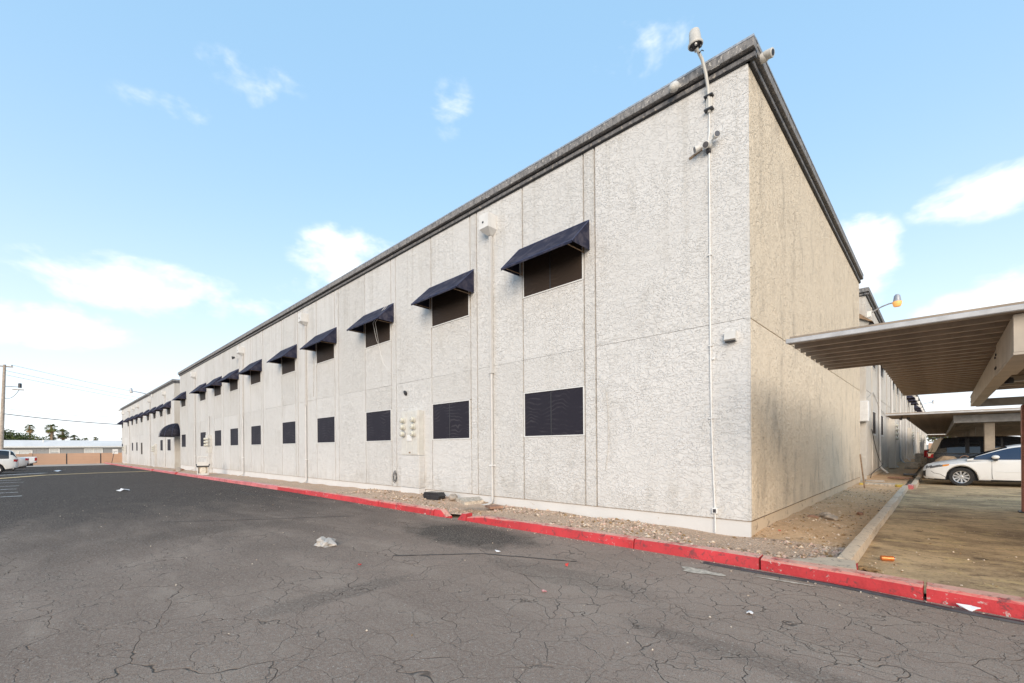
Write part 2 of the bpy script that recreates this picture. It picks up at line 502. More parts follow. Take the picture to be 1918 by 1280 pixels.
def lot():
    N, p = newmat('lot_surface')
    pos = N.n('ShaderNodeNewGeometry').outputs['Position']
    v = N.map(pos, (.8, 1.25, 1))
    a = N.noise(v, 1.0, 6, .70, .3)
    b = N.noise(N.map(v, loc=(5, 1, 0)), 2.6, 6, .7, .3)
    f = N.noise(pos, 60, 4, .7)
    c = N.mix(N.ramp(a, .34, .64), (.26, .18, .105), (.66, .48, .28))
    c = N.mix(N.math('MULTIPLY', N.ramp(b, .50, .66), .75), c, (.70, .53, .27))
    c = N.mix(N.math('MULTIPLY', N.ramp(N.noise(v, 6.0, 4, .7, .4), .54, .68), .6), c, (.14, .092, .055))
    c = N.mix(N.math('MULTIPLY', N.ramp(f, .48, .64), .42), c, (.62, .50, .36))
    spot = N.math('MULTIPLY', N.ramp(N.math('ADD', N.vor(pos, 2.3), N.math('MULTIPLY', N.math('SUBTRACT', f, .5), .15)), .10, .22, 1, 0), N.ramp(b, .40, .55))
    c = N.mix(N.math('MULTIPLY', spot, .7), c, (.07, .05, .035))
    c = N.mix(N.math('MULTIPLY', N.ramp(N.noise(pos, 22, 3, .7), .55, .68), .5), c, (.16, .11, .07))
    N.set(p.inputs['Base Color'], c)
    p.inputs['Roughness'].default_value = .9
    p.inputs['Specular IOR Level'].default_value = .2
    N.set(p.inputs['Normal'], N.bump(N.math('ADD', N.math('MULTIPLY', a, .8), N.math('MULTIPLY', f, .3)), .5, .03))
lot()

def kerbpaint(name, col, under, chip):
    N, p = newmat(name)
    pos = N.n('ShaderNodeNewGeometry').outputs['Position']
    nrm = N.xyz(N.n('ShaderNodeNewGeometry').outputs['Normal'])[2]
    a = N.noise(pos, 4.5, 6, .7, .6)
    b = N.noise(N.map(pos, (1, 1, 1), (3, 3, 3)), 19.0, 5, .7, .4)
    c = N.mix(N.ramp(N.noise(pos, .9, 5, .6), .3, .7), tuple(k * .78 for k in col), tuple(min(1, k * 1.1) for k in col))
    c = N.mix(N.math('MULTIPLY', N.ramp(N.noise(N.map(pos, (1, 1, .3)), 7, 5, .7), .50, .72), .45), c, tuple(k * .5 for k in col))
    # upward face tinted paler: warm sky light on the top put into the colour
    top = N.math('MULTIPLY', N.ramp(nrm, .5, .9), N.ramp(a, .30, .52))
    c = N.mix(N.math('MULTIPLY', top, .85), c, under)  # under: tone of the light painted on the upward face
    c = N.mix(N.math('MULTIPLY', N.ramp(b, chip, chip + .03), N.ramp(N.noise(pos, 1.6, 3), .48, .60)), c, (.50, .46, .42))
    c = N.mix(N.math('MULTIPLY', N.ramp(N.noise(pos, 11, 5, .7, .5), .55, .66), .65), c, (.06, .042, .042))
    N.set(p.inputs['Base Color'], c)
    p.inputs['Roughness'].default_value = .68
    N.set(p.inputs['Normal'], N.bump(N.math('ADD', a, N.math('MULTIPLY', b, .5)), .5, .02))
kerbpaint('kerb_red', (.56, .040, .046), (.76, .47, .36), .61)
kerbpaint('kerb_pink', (.60, .165, .165), (.66, .42, .38), .68)
kerbpaint('kerb_bare', (.56, .455, .34), (.62, .52, .40), .70)
kerbpaint('kerb_yellow', (.62, .46, .08), (.50, .42, .28), .60)
plain('fresh_red', (.52, .025, .025), .6, var=.15)
plain('old_concrete', (.42, .38, .33), .9, var=.25, scale=5, bump=.4, bscale=25)
plain('pale_concrete', (.50, .43, .345), .95, var=.35, scale=14, bump=.4, bscale=25)

def faded_line(name, col, keep):
    N, p = newmat(name)
    pos = N.n('ShaderNodeNewGeometry').outputs['Position']
    a = N.ramp(N.noise(pos, 7, 6, .75, .5), keep, keep + .12)
    N.set(p.inputs['Base Color'], N.mix(a, (.075, .072, .072), col))
    p.inputs['Roughness'].default_value = .85
faded_line('line_white', (.66, .66, .64), .38)
faded_line('line_yellow', (.82, .58, .27), .08)
plain('tar', (.075, .066, .06), .9, var=.4)

# ------------------------------------------------------------------ the setting
def sheet(name, xs, ys, zf, mat, parent=None):
    vs = [(x, y, zf(x, y)) for x in xs for y in ys]
    ny = len(ys)
    fs = [(i * ny + j, (i + 1) * ny + j, (i + 1) * ny + j + 1, i * ny + j + 1) for i in range(len(xs) - 1) for j in range(ny - 1)]
    m_ = MB().add(vs, fs)
    return m_.build(name, mat, parent, smooth=60)

def ramp_list(a, b, n):
    return [a + (b - a) * i / n for i in range(n + 1)]
gx = [-1500, -700, -300, -150] + ramp_list(-110, 10, 60) + [40, 100, 300, 700, 1500]
gy = [-1500, -500, -150, -40, -12, -3, 6, 20, 60, 150, 500, 1500]
tag(sheet('ground', gx, gy, lambda x, y: zg(x) - .03, 'bare_earth'), kind='structure')
ax = ramp_list(-71.5, 14, 90)
alley = sheet('alley_road', ax, [-26, -14, -9, -6, -4, -2.9, -1.86], lambda x, y: zg(x), 'asphalt')
tag(alley, kind='structure')
front = sheet('far_verge', ramp_list(-82, -71.5, 6), [-26, -12, -6, -1.9], lambda x, y: zg(x) + .004, 'far_gravel')
tag(front, kind='structure')
lotx = ramp_list(1.39, 30, 24)
lot_o = sheet('parking_lot', lotx, ramp_list(-1.75, 60, 30) + [100, 150], lambda x, y: .012 + (.02 * math.sin(x * 1.3) * math.sin(y * .8)), 'lot_surface')
tag(lot_o, kind='structure')

def gravel_z(x, y):
    base = zg(x) + .045
    mound = .085 * math.exp(-((x + 9.0) / 3.2) ** 2) * (1 + y / 2.2) + .04 * math.sin(x * .9 + 1) * math.sin(y * 2.3) + .02 * math.sin(x * 3.7) * math.cos(y * 4.1 + x)
    dip = -.035 * math.exp(-((x - .2) / 1.5) ** 2)
    return base + max(mound, -.04) + dip
strip = sheet('gravel_strip', ramp_list(-82, -20, 110) + ramp_list(-19.5, 1.22, 120), ramp_list(-1.66, .06, 9), gravel_z, 'gravel_soil')
tag(strip, kind='structure')
def yard_z(x, y):
    k = min(1.0, max(0.0, y / .7))
    return (1 - k) * gravel_z(x, min(y, .05)) + k * (.03 + .02 * math.sin(y * 1.1) * math.sin(x * 3) + .035 * max(0, 1 - x / .8) + .012 * math.sin(y * 5 + x * 7))
yard = sheet('dirt_yard', ramp_list(-.03, 1.24, 10), ramp_list(.02, 15.4, 70) + ramp_list(16, 120, 60), yard_z, 'dirt')
tag(yard, kind='structure')
gapf = MB().box(-44.82, -42.43, .05, 13, -.35, -.02).build('breezeway_floor', 'old_concrete'); tag(gapf, kind='structure')

# paint and crack filler on the road (each its own piece)
def ribbon(pts, wd, dz, wob=0.0, fine=6):
    P = []
    for (a, b) in zip(pts[:-1], pts[1:]):
        for i in range(fine):
            t = i / fine
            P.append((a[0] + (b[0] - a[0]) * t, a[1] + (b[1] - a[1]) * t))
    P.append(pts[-1])
    vs = []; n = len(P)
    for i, p in enumerate(P):
        a = P[max(i - 1, 0)]; b = P[min(i + 1, n - 1)]
        dx, dy = b[0] - a[0], b[1] - a[1]; L_ = math.hypot(dx, dy) or 1
        ox, oy = random.uniform(-wob, wob), random.uniform(-wob, wob)
        ww = wd * random.uniform(.55 if wob else 1, 1.3 if wob else 1) / 2
        for sgn in (-1, 1):
            X, Y = p[0] + ox - dy / L_ * ww * sgn, p[1] + oy + dx / L_ * ww * sgn
            vs.append((X, Y, zg(X) + dz))
    return MB().add(vs, [(2 * i, 2 * i + 1, 2 * i + 3, 2 * i + 2) for i in range(n - 1)])
ribbon([(-41.3, -2.0), (-41.6, -5), (-40.6, -7.7), (-37.4, -9.4), (-33, -12)], .52, .006, 0, 6).build('yellow_line', 'line_yellow', alley)
for X, y0 in ((-19.9, -8.15), (-22.2, -8.3), (-24.6, -8.4), (-27.2, -8.4), (-30.9, -8.35), (-34.0, -8.5)):
    ribbon([(X, y0), (X - .5, y0 - 5.0)], .16, .006).build('stall_line', 'line_white', alley)
ribbon([(-45.6, -7.6), (-43.0, -10.2)], .5, .006).build('stall_line', 'line_white', alley)
for pts, wd in (([(-1.2, -3.0), (-2.4, -3.5), (-3.2, -4.4)], .06), ([(-10, -2.6), (-14, -3.0), (-19, -2.9)], .07), ([(-9.2, -6.0), (-8.1, -4.6), (-7.0, -3.0)], .05)):
    ribbon(pts, wd * .6, .005, .014, 14).build('tar_seam', 'tar', alley)
pm = MB()
pts = []
for k in range(26):
    t = k * 2 * math.pi / 26; r_ = 1 + .25 * math.sin(3 * t + 1) + random.uniform(-.12, .12)
    pts.append((.14 + .24 * r_ * math.cos(t), -2.42 + .10 * r_ * math.sin(t), .007))
pm.add(pts, [tuple(range(26))]).build('cement_patch', 'pale_concrete', alley)
pts = []
for k in range(20):
    t = k * 2 * math.pi / 20; r_ = 1 + .3 * math.sin(2 * t) + random.uniform(-.15, .15)
    pts.append((.95 + .26 * r_ * math.cos(t), -2.20 + .028 * r_ * math.sin(t), .007))
MB().add(pts, [tuple(range(20))]).build('cement_patch', 'pale_concrete', alley)

# kerbs: cast sections laid end to end with open joints
def kerb_y(x):
    return -1.80 if x < .4 else -1.80 - .075 * (x - .4) ** 1.25
def kerb_section(x0, x1, mat, parent, chip0=0, chip1=0):
    n = max(2, int((x1 - x0) / .45))
    prof = [(-.075, -.10), (-.055, .115), (-.035, .138), (.10, .145), (.115, .13), (.12, -.06)]   # y offset, z
    vs = []; fs = []
    k = len(prof)
    for i in range(n + 1):
        x = x0 + (x1 - x0) * i / n
        for j, (py, pz) in enumerate(prof):
            w_ = .006
            zz = pz
            if i == 0 and chip0: zz = pz - (chip0 if pz > 0 else 0)
            if i == n and chip1: zz = pz - (chip1 if pz > 0 else 0)
            vs.append((x + random.uniform(-.004, .004), kerb_y(x) + py + random.uniform(-w_, w_), zg(x) + zz + (random.uniform(-w_, w_) * .7 if pz > 0 else 0)))
    for i in range(n):
        for j in range(k):
            fs.append((i * k + j, i * k + (j + 1) % k, (i + 1) * k + (j + 1) % k, (i + 1) * k + j))
    fs += [tuple(range(k)), tuple(n * k + j for j in range(k - 1, -1, -1))]
    return MB().add(vs, fs).build('kerb_section', mat, parent, smooth=35)
rk = empty('kerb', (0, 0, 0), kind='structure')
cuts = [(-4.66, -1.02), (-1.0, .60), (.625, 2.02), (2.045, 3.9), (3.92, 6.9), (6.92, 9.9), (9.92, 12.9)]
for i, (a, b) in enumerate(cuts):
    kerb_section(a, b, 'kerb_red', rk, chip0=.06 if i == 0 else 0)
kerb_section(-4.95, -4.68, 'kerb_red', rk, chip0=.13)
kerb_section(-5.72, -5.32, 'kerb_red', rk, chip1=.12)
x = -5.74
for Ln in (2.3, 2.35, 2.2, 2.4):
    kerb_section(x - Ln, x, 'kerb_red', rk); x -= Ln + .02
# each joint beyond shows the freshly painted end of a broken section
while x > -81:
    Ln = random.choice((3.0, 3.0, 5.6, 5.8))
    kerb_section(max(x - Ln, -82), x, 'kerb_pink', rk, chip0=.10 if Ln > 5 else 0)
    if Ln > 5:
        MB().prism([(kerb_y(0) - .066, -.02), (kerb_y(0) + .10, -.02), (kerb_y(0) + .10, .135), (kerb_y(0) - .04, .13)], 'x', x - Ln - .30, x - Ln - .04).build('painted_end', 'fresh_red', rk, loc=(0, 0, zg(x - Ln) - .012))
        x -= .35
    x -= Ln + .03
# side kerb between the building yard and the parking lot
def side_section(y0, y1, mat, parent, x0=1.25, h=.145, wd=.15):
    n = max(2, int((y1 - y0) / .4))
    prof = [(0, -.05), (.006, h - .02), (.022, h), (wd - .03, h - .003), (wd - .008, h - .02), (wd + .012, -.05)]
    vs = []; fs = []; k = len(prof)
    for i in range(n + 1):
        y = y0 + (y1 - y0) * i / n
        for (qx, qz) in prof:
            vs.append((x0 + qx + random.uniform(-.006, .006), y + random.uniform(-.004, .004), qz + (random.uniform(-.005, .005) if qz > 0 else 0)))
    for i in range(n):
        for j in range(k):
            fs.append((i * k + j, i * k + (j + 1) % k, (i + 1) * k + (j + 1) % k, (i + 1) * k + j))
    fs += [tuple(range(k)), tuple(n * k + j for j in range(k - 1, -1, -1))]
    return MB().add(vs, fs).build('kerb_section', mat, parent, smooth=35)
sk = empty('side_kerb', (1.25, -1.5, 0), kind='structure')
sk.location = (0, 0, 0)
ys = -1.28
for Ln in (2.05, 3.0, 3.05, 3.0, 1.6):
    side_section(ys, ys + Ln, 'kerb_bare', sk); ys += Ln + .015
side_section(ys + .02, ys + .5, 'kerb_pink', sk, 1.36); ys += .52
while ys < 60:
    side_section(ys, ys + 3.0, 'kerb_bare', sk, 1.42); ys += 3.015
# flared junction with the red kerb
MB().prism([(.86, -1.72), (1.50, -1.72), (1.44, -1.30), (1.22, -1.28), (1.10, -1.40)], 'z', -.05, .139).build('kerb_corner', 'kerb_bare', rk, smooth=30)
MB().prism([(1.405, -1.62), (1.50, -1.66), (1.47, -1.34)], 'z', .0, .128).build('painted_end', 'fresh_red', rk)

# loose pebbles over the planting strip: too many to count
def pebbles(name, n, place, smin, smax, mat, label, cat):
    mb = MB(); rnd = random.Random(5)
    octa = [(1, 0, 0), (-1, 0, 0), (0, 1, 0), (0, -1, 0), (0, 0, 1), (0, 0, -1)]
    of = [(0, 2, 4), (2, 1, 4), (1, 3, 4), (3, 0, 4), (2, 0, 5), (1, 2, 5), (3, 1, 5), (0, 3, 5)]
    V = []; F = []
    for i in range(n):
        x, y, z = place(rnd)
        s_ = smin + (smax - smin) * rnd.random() ** 5
        an = rnd.random() * 6.28; c_, n_ = math.cos(an), math.sin(an)
        b = len(V); sx, sy, sz = s_ * rnd.uniform(.7, 1.4), s_ * rnd.uniform(.6, 1.1), s_ * rnd.uniform(.4, .9)
        for (a, q, e) in octa:
            a2, q2, e2 = a * sx * rnd.uniform(.7, 1.2), q * sy * rnd.uniform(.7, 1.2), e * sz
            V.append((x + a2 * c_ - q2 * n_, y + a2 * n_ + q2 * c_, z + e2 + sz * .3))
        F += [tuple(b + k for k in f) for f in of]
    me = bpy.data.meshes.new(name); me.from_pydata(V, [], F)
    for mname in mat: me.materials.append(MAT[mname])
    idx = np.repeat(np.array([rnd.randrange(len(mat)) for _ in range(n)], dtype=np.int32), 8)
    me.polygons.foreach_set('material_index', idx)
    return tag(link(name, me), label, cat, kind='stuff')
for nm, c in (('peb_tan', (.55, .42, .31)), ('peb_pink', (.58, .41, .33)), ('peb_grey', (.46, .375, .31)), ('peb_dark', (.22, .165, .12)), ('peb_pale', (.68, .57, .45)), ('leaf_litter', (.30, .19, .09))):
    plain(nm, c, .9, var=.25, scale=30)
def pl_strip(r):
    while True:
        x = 1.2 - 13.0 * r.random() ** 1.6; y = r.uniform(-1.66, -.02)
        if math.sin(x * 2.1 + 1.3 * math.sin(y * 3.1)) + math.sin(y * 4.3 + x * .8) + r.gauss(0, .7) > -.2: break
    return x, y, gravel_z(x, y)
pebbles('gravel', 7500, pl_strip, .006, .042, ['peb_tan', 'peb_pink', 'peb_grey', 'peb_dark', 'peb_pale', 'peb_tan', 'peb_pink', 'leaf_litter'], 'loose tan gravel scattered between the white wall and the red kerb', 'gravel')
def pl_yard(r):
    x = r.uniform(0.0, 1.24); y = 11 * r.random() ** 1.4 + .02
    return x, y, yard_z(x, y)
pebbles('yard_grit', 2200, pl_yard, .005, .03, ['peb_tan', 'peb_dark', 'peb_tan', 'leaf_litter', 'leaf_litter', 'peb_pale'], 'brown grit and dry leaf crumbs over the dirt yard beside the beige end wall', 'grit')
def pl_gut(r):
    x = r.uniform(-9, 6); return x, kerb_y(x) - .09 - abs(r.gauss(0, .10)), .002
pebbles('gutter_grit', 900, pl_gut, .003, .013, ['peb_tan', 'peb_pale', 'peb_grey'], 'fine pale grit washed against the foot of the red kerb', 'grit')
def pl_lot(r):
    x = 1.45 + 4 * r.random(); y = -1.6 + 12 * r.random() ** 1.5; return x, y, .014
pebbles('lot_litter', 1100, pl_lot, .004, .02, ['peb_tan', 'leaf_litter', 'peb_dark', 'peb_pale'], 'dry leaf crumbs and grit strewn on the stained parking lot', 'grit')
def pl_road(r):
    x = 4 - 22 * r.random(); y = r.uniform(-7.4, -2.1); return x, y, .001
pebbles('road_grit', 500, pl_road, .004, .014, ['peb_pale', 'peb_tan', 'peb_pale', 'leaf_litter'], 'scattered pale chips and leaf crumbs on the cracked asphalt', 'grit')
# ------------------------------------------------------------------ apartment building by the corner
NB = empty('apartment_building', (0, 0, 0), label='long two-storey white stucco apartment block with the beige end wall at the near corner', cat='building')
ZJ, ZT, ZF = 3.457, 7.44, .262
GAP = .018

def panel(parent, x0, x1, z0, z1, mat='stucco_white', y=0.0, name='wall_panel'):
    j = random.uniform(-.004, .004)
    g_ = GAP if x1 > -14 and parent is NB else GAP * 1.55
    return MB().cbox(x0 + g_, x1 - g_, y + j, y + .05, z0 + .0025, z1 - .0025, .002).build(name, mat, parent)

def window_mesh(width, h, kind):
    fr = MB(); t = .024
    fr.box(0, width, -.012, .03, 0, t); fr.box(0, width, -.012, .03, h - t, h)
    fr.box(0, t, -.0115, .03, t, h - t); fr.box(width - t, width, -.0115, .03, t, h - t)
    sc = MB().box(t * .7, width - t * .7, .004, .02, t * .7, h - t * .7)
    mu = MB().box(width * .47, width * .47 + .022, -.001, .012, t, h - t)
    return fr.mesh('frame', 'white_paint'), sc.mesh('screen', kind), mu.mesh('mullion', 'dark_metal')
WM = {}
def window(parent, x0, z0, width, h, kind='screen_dark', y=0.0, mull=True):
    key = (round(width, 2), round(h, 2), kind)
    if key not in WM: WM[key] = window_mesh(width, h, kind)
    fr, sc, mu = WM[key]
    wn = bpy.data.objects.new('window', None); COL.objects.link(wn); wn.parent = parent; wn.location = (x0, y, z0); wn.empty_display_size = .1
    link('frame', fr, wn); link('screen', sc, wn)
    if mull: link('mullion', mu, wn)
    return wn

def awning_meshes(width, seed=0, drop=.60, out=.60):
    # sewn canvas: sloping top, two gusset ends, open underneath
    t = .008
    top = MB()
    n = 10
    vs = []
    for i in range(n + 1):
        x = width * i / n
        for j in range(5):
            s_ = j / 4
            sag = (.016 + .008 * math.sin(seed * 3)) * math.sin(math.pi * s_) * (1 if 0 < i < n else 0) * (1 + .7 * math.sin(i * 2.1 + seed * 1.7))
            vs.append((x, -out * s_, drop * (1 - s_) - sag))
    fs = [(i * 5 + j, i * 5 + j + 1, (i + 1) * 5 + j + 1, (i + 1) * 5 + j) for i in range(n) for j in range(4)]
    vs2 = [(a, b + t * .7, c - t) for a, b, c in vs]
    fs2 = [tuple(len(vs) + k for k in reversed(f)) for f in fs]
    top.add(vs + vs2, fs + fs2)
    # hem
    top.box(0, width, -out - .012, -out + .006, -.035, .012)
    ends = []
    for x in (0.0, width):
        ends.append(MB().prism([(-.002, drop - .01), (-.002, -.006), (-out + .008, -.006)], 'x', x - .007 if x == 0 else x - .001, x + .001 if x == 0 else x + .007))
    pip = MB()
    for x in (0, width):
        pip.tube([(x, -.004, drop + .002), (x, -out, .004)], .010, 6)
    pip.tube([(0, -out - .004, .008), (width, -out - .004, .008)], .011, 6)
    pip.tube([(0, -.004, drop), (width, -.004, drop)], .012, 6)
    brk = MB()
    x = .09
    brk.box(x, x + .02, -.03, -.005, -.02, drop - .1)
    brk.tube([(x + .01, -.01, .0), (x + .01, -out + .03, -.004)], .010, 6)
    return top.mesh('canopy', 'awning_canvas', 25), [e.mesh('gusset', 'awning_canvas') for e in ends], pip.mesh('piping', 'awning_piping', 40), brk.mesh('bracket', 'rust_wood')
AM = {}
def awning(parent, x0, x1, z0, y=0.0):
    width = round(x1 - x0, 2)
    sd_ = random.randrange(4)
    if (width, sd_) not in AM: AM[(width, sd_)] = awning_meshes(width, sd_)
    top, ends, pip, brk = AM[(width, sd_)]
    aw = bpy.data.objects.new('awning', None); COL.objects.link(aw); aw.parent = parent; aw.location = (x0, y, z0); aw.empty_display_size = .1
    aw.rotation_euler = (random.uniform(-.012, .012), random.uniform(-.006, .006), 0)
    link('canopy', top, aw)
    for e in ends: link('gusset', e, aw)
    link('piping', pip, aw); link('bracket', brk, aw); link('bracket', brk, aw, (width - .24, 0, 0))
    return aw

def conductor(parent, x, zb=6.64, zt=7.1, y=0.0, spout=True, zfoot=.02, big=True):
    """rain-water head with a downspout"""
    h = .16
    hd = MB()
    hd.add([(x - h, y - .28, zb + .12), (x + h, y - .28, zb + .12), (x + h, y - .002, zb + .12), (x - h, y - .002, zb + .12),
            (x - h, y - .28, zt), (x + h, y - .28, zt), (x + h, y - .002, zt), (x - h, y - .002, zt),
            (x - .05, y - .11, zb), (x + .05, y - .11, zb), (x + .05, y - .01, zb), (x - .05, y - .01, zb)],
           [(4, 5, 6, 7), (0, 1, 5, 4), (1, 2, 6, 5), (2, 3, 7, 6), (3, 0, 4, 7), (8, 9, 1, 0), (9, 10, 2, 1), (10, 11, 3, 2), (11, 8, 0, 3), (8, 11, 10, 9)])
    ho = hd.build('rainwater_head', 'head_paint', parent)
    MB().lathe([(.028, 0), (.028, .004)], (x - .02, y - .283, zb + .26), (0, -1, 0), 10).build('overflow_hole', 'black', ho)
    if spout:
        d = MB()
        d.box(x - .035, x + .035, y - .082, y - .012, 3.30, zb + .01)
        dp = d.build('downspout', 'trim_paint', parent)
        MB().box(x - .052, x + .052, y - .103, y - .004, 3.27, 3.33).build('collar', 'trim_paint', dp)
        e = MB().tube([(x, y - .05, 3.275), (x, y - .05, zfoot + .16), (x - .02, y - .07, zfoot + .08), (x - .09, y - .16, zfoot + .03), (x - .2, y - .28, zfoot + .0)], .034, 10)
        e.build('lower_pipe', 'trim_paint', dp, smooth=40)
        MB().box(x - .058, x + .058, y - .1, y - .003, 1.0, 1.03).build('strap', 'white_metal', dp)

# street facade: window bays (left joint, right edge of window, next joint)
bays = [(-4.79, -3.10, -2.83), (-8.31, -6.62, -6.37), (-12.12, -10.45, -10.18), (-16.10, -14.45, -14.13), (-19.93, -18.30, -18.02),
        (-24.47, -22.82, -22.51), (-28.34, -26.72, -26.43), (-31.86, -30.23, -29.74), (-35.70, -34.08, -33.65), (-41.95, -40.34, -39.92)]
WZ0, WZ1, UZ0, UZ1 = 1.68, 2.71, 4.87, 5.90
prev = 0.0
for i, (L_, Rr, J) in enumerate(bays):
    # plain panel between the bays
    if prev - J > .05:
        nsub = 2 if prev - J > 3.5 else 1
        for k in range(nsub):
            a = J + (prev - J) * k / nsub; b = J + (prev - J) * (k + 1) / nsub
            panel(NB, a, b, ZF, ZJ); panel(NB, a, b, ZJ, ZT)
    # jamb board
    panel(NB, Rr, J, ZF, ZT, y=-.004, name='jamb_board')
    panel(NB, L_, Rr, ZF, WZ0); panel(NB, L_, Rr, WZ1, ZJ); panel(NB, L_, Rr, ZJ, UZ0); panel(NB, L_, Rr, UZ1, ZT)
    window(NB, L_ + .012, WZ0 + .004, 1.63 if i else 1.665, WZ1 - WZ0 - .008, mull=i < 2)
    window(NB, L_ + .012, UZ0 + .004, 1.63 if i else 1.665, UZ1 - UZ0 - .008, 'screen_brown', mull=i < 1)
    awning(NB, L_ - .10, L_ + 1.83, 5.425)
    prev = L_
panel(NB, -42.45, prev, ZF, ZJ); panel(NB, -42.45, prev, ZJ, ZT)
# end wall facing the yard: two lifts of plaster
def panel_x(parent, y0, y1, z0, z1, mat, x=0.0, name='wall_panel'):
    return MB().cbox(x - .05, x, y0, y1, z0 + .005, z1 - .005, .006).build(name, mat, parent)
panel_x(NB, .055, 13.25, ZF, ZJ, 'stucco_beige'); panel_x(NB, .055, 13.25, ZJ, ZT, 'stucco_beige')
MB().cbox(-.05, 0, -.001, .05, ZF + .006, ZT - .006, .006).build('corner_bead', 'stucco_white', NB)
# core, foundation, roof
MB().box(-42.40, -.03, .032, 13.22, .0, 7.60).build('wall_core', 'joint', NB)
MB().box(-42.46, -.012, .016, .06, -.35, ZF - .004).build('foundation', 'foundation_white', NB)
MB().box(-42.46, -.005, -.006, .030, ZF - .0035, ZF + .0015).build('weep_screed', 'rust_wood', NB)
MB().box(-.03, .006, .031, 13.25, ZF - .0035, ZF + .0015).build('weep_screed', 'rust_wood', NB)
MB().box(-.06, -.010, .0605, 13.25, -.2, ZF - .004).build('foundation', 'foundation_bare', NB)
MB().box(-42.47, -42.43, .06, 13.22, -.35, ZT).build('rear_wall', 'stucco_white', NB)
rf = MB().box(-42.4, -.04, .05, 13.2, 7.601, 7.66).build('roof', 'roof_felt', NB)
def fascia_run(parent, axis, a, b, zoff=0.0, off=0.0, seg=3.05, sgn=-1, xpl=0.0):
    """two-step boarded roof edge, board by board; axis 'x' runs along the street face, 'y' along the end wall"""
    t = a
    while t < b - .02:
        e = min(t + seg, b)
        w1, w2 = random.uniform(-.004, .004), random.uniform(-.006, .006)
        def bx(o0, o1, z0, z1):
            if axis == 'x': return MB().cbox(t + .003, e - .003, off - o1, off - o0, z0 + zoff, z1 + zoff, .006)
            return MB().cbox(xpl + o0, xpl + o1, t + .003, e - .003, z0 + zoff, z1 + zoff, .006)
        bx(-.03, .055 + w1, 7.452, 7.525).build('frieze_board', 'frieze', parent)
        bx(-.03, .125 + w2, 7.562, 7.70).build('fascia_board', 'fascia', parent)
        t = e
    def rail(o0, o1, z0, z1):
        if axis == 'x': return MB().box(a, b, off - o1, off - o0, z0 + zoff, z1 + zoff)
        return MB().box(xpl + o0, xpl + o1, a, b, z0 + zoff, z1 + zoff)
    rail(-.02, .042, 7.5265, 7.561).build('shadow_gap', 'black', parent)  # black rails stand in for the shade between and below the boards
    rail(-.02, .035, 7.436, 7.4515).build('shadow_gap', 'black', parent)
    rail(-.06, .132, 7.7015, 7.735).build('drip_edge', 'drip_metal', parent)
fascia_run(NB, 'x', -42.50, .128)
fascia_run(NB, 'y', -.03, 13.32, xpl=0.0)
MB().box(-42.5, .13, .06, .30, 7.66, 7.72).build('parapet_cap', 'roof_felt', NB)
for (a, b) in ((-.52, -.38), (-1.03, -.88), (-5.85, -5.74)):
    MB().box(a, b, -.126, -.116, 7.56, 7.695).build('flashing_patch', 'flashing', NB)
for x in (-5.80, -17.08, -25.68, -37.03):
    conductor(NB, x)

# gas-pipe style conduit, cables
def wire(name, pts, r, mat, parent=None, seg=5):
    return MB().tube(pts, r, seg).build(name, mat, parent, smooth=50)
def sagged(a, b, sag, n=14):
    a = Vector(a); b = Vector(b)
    return [a.lerp(b, i / n) - Vector((0, 0, sag * 4 * (i / n) * (1 - i / n))) for i in range(n + 1)]
cd = [(-.54, -.018, .03), (-.54, -.018, .40), (-.575, -.018, 1.3), (-.59, -.018, 2.2), (-.595, -.018, 3.5), (-.59, -.018, 5.2), (-.59, -.018, 6.36)]
c_ = wire('conduit', cd, .013, 'white_metal', NB, 7)
MB().cbox(-.585, -.495, -.05, .0, .34, .43, .006).build('outlet_box', 'white_metal', NB)
MB().box(-.565, -.515, -.0515, -.049, .355, .415).build('outlet_face', 'dark_metal', NB)
for z in (1.9, 3.1, 4.6):
    MB().box(-.625, -.56, -.034, -.001, z, z + .02).build('conduit_strap', 'white_metal', NB)
wire('conduit', [(-.60, -.02, 6.5), (-.585, -.02, 6.62), (-.58, -.02, 7.0)], .013, 'white_metal', NB, 7)
# slack service cables looping over the third awning and down the wall
wire('cable', [(-10.72, -.03, 6.03), (-10.72, -.20, 5.80), (-10.9, -.38, 5.45), (-11.15, -.12, 5.0), (-11.18, -.03, 4.86), (-10.9, -.015, 4.2), (-10.45, -.012, 3.85), (-10.2, -.012, 3.78)], .007, 'white_metal', NB)
wire('cable', [(-10.58, -.03, 6.03), (-10.60, -.20, 5.80), (-10.72, -.40, 5.42), (-11.05, -.12, 5.0), (-11.15, -.03, 4.86), (-11.0, -.015, 4.3), (-10.5, -.012, 3.8), (-10.2, -.012, 3.72)], .006, 'white_metal', NB)
cl = []
for k in range(60):
    t = k * .52; cl.append((-10.24 + .10 * math.cos(t) * (1 + .2 * math.sin(k)), -.04 - .02 * math.sin(k * .7), .50 + .15 * math.sin(t) + .002 * k))
wire('cable_coil', cl, .005, 'cable_black', NB, 4)
wire('cable', [(-16.33, -.012, 5.2), (-16.34, -.014, 4.3), (-16.40, -.012, 3.6)], .009, 'cable', NB)
wire('cable', [(-2.60, -.012, 2.55), (-2.56, -.014, 2.2), (-2.55, -.012, 1.5), (-2.62, -.012, 1.0)], .006, 'cable', NB)
# thin crack-like cable by the corner board
wire('cable', [(-3.10, -.008, 4.3), (-3.12, -.008, 4.0), (-3.11, -.008, 3.0)], .008, 'cable', NB)

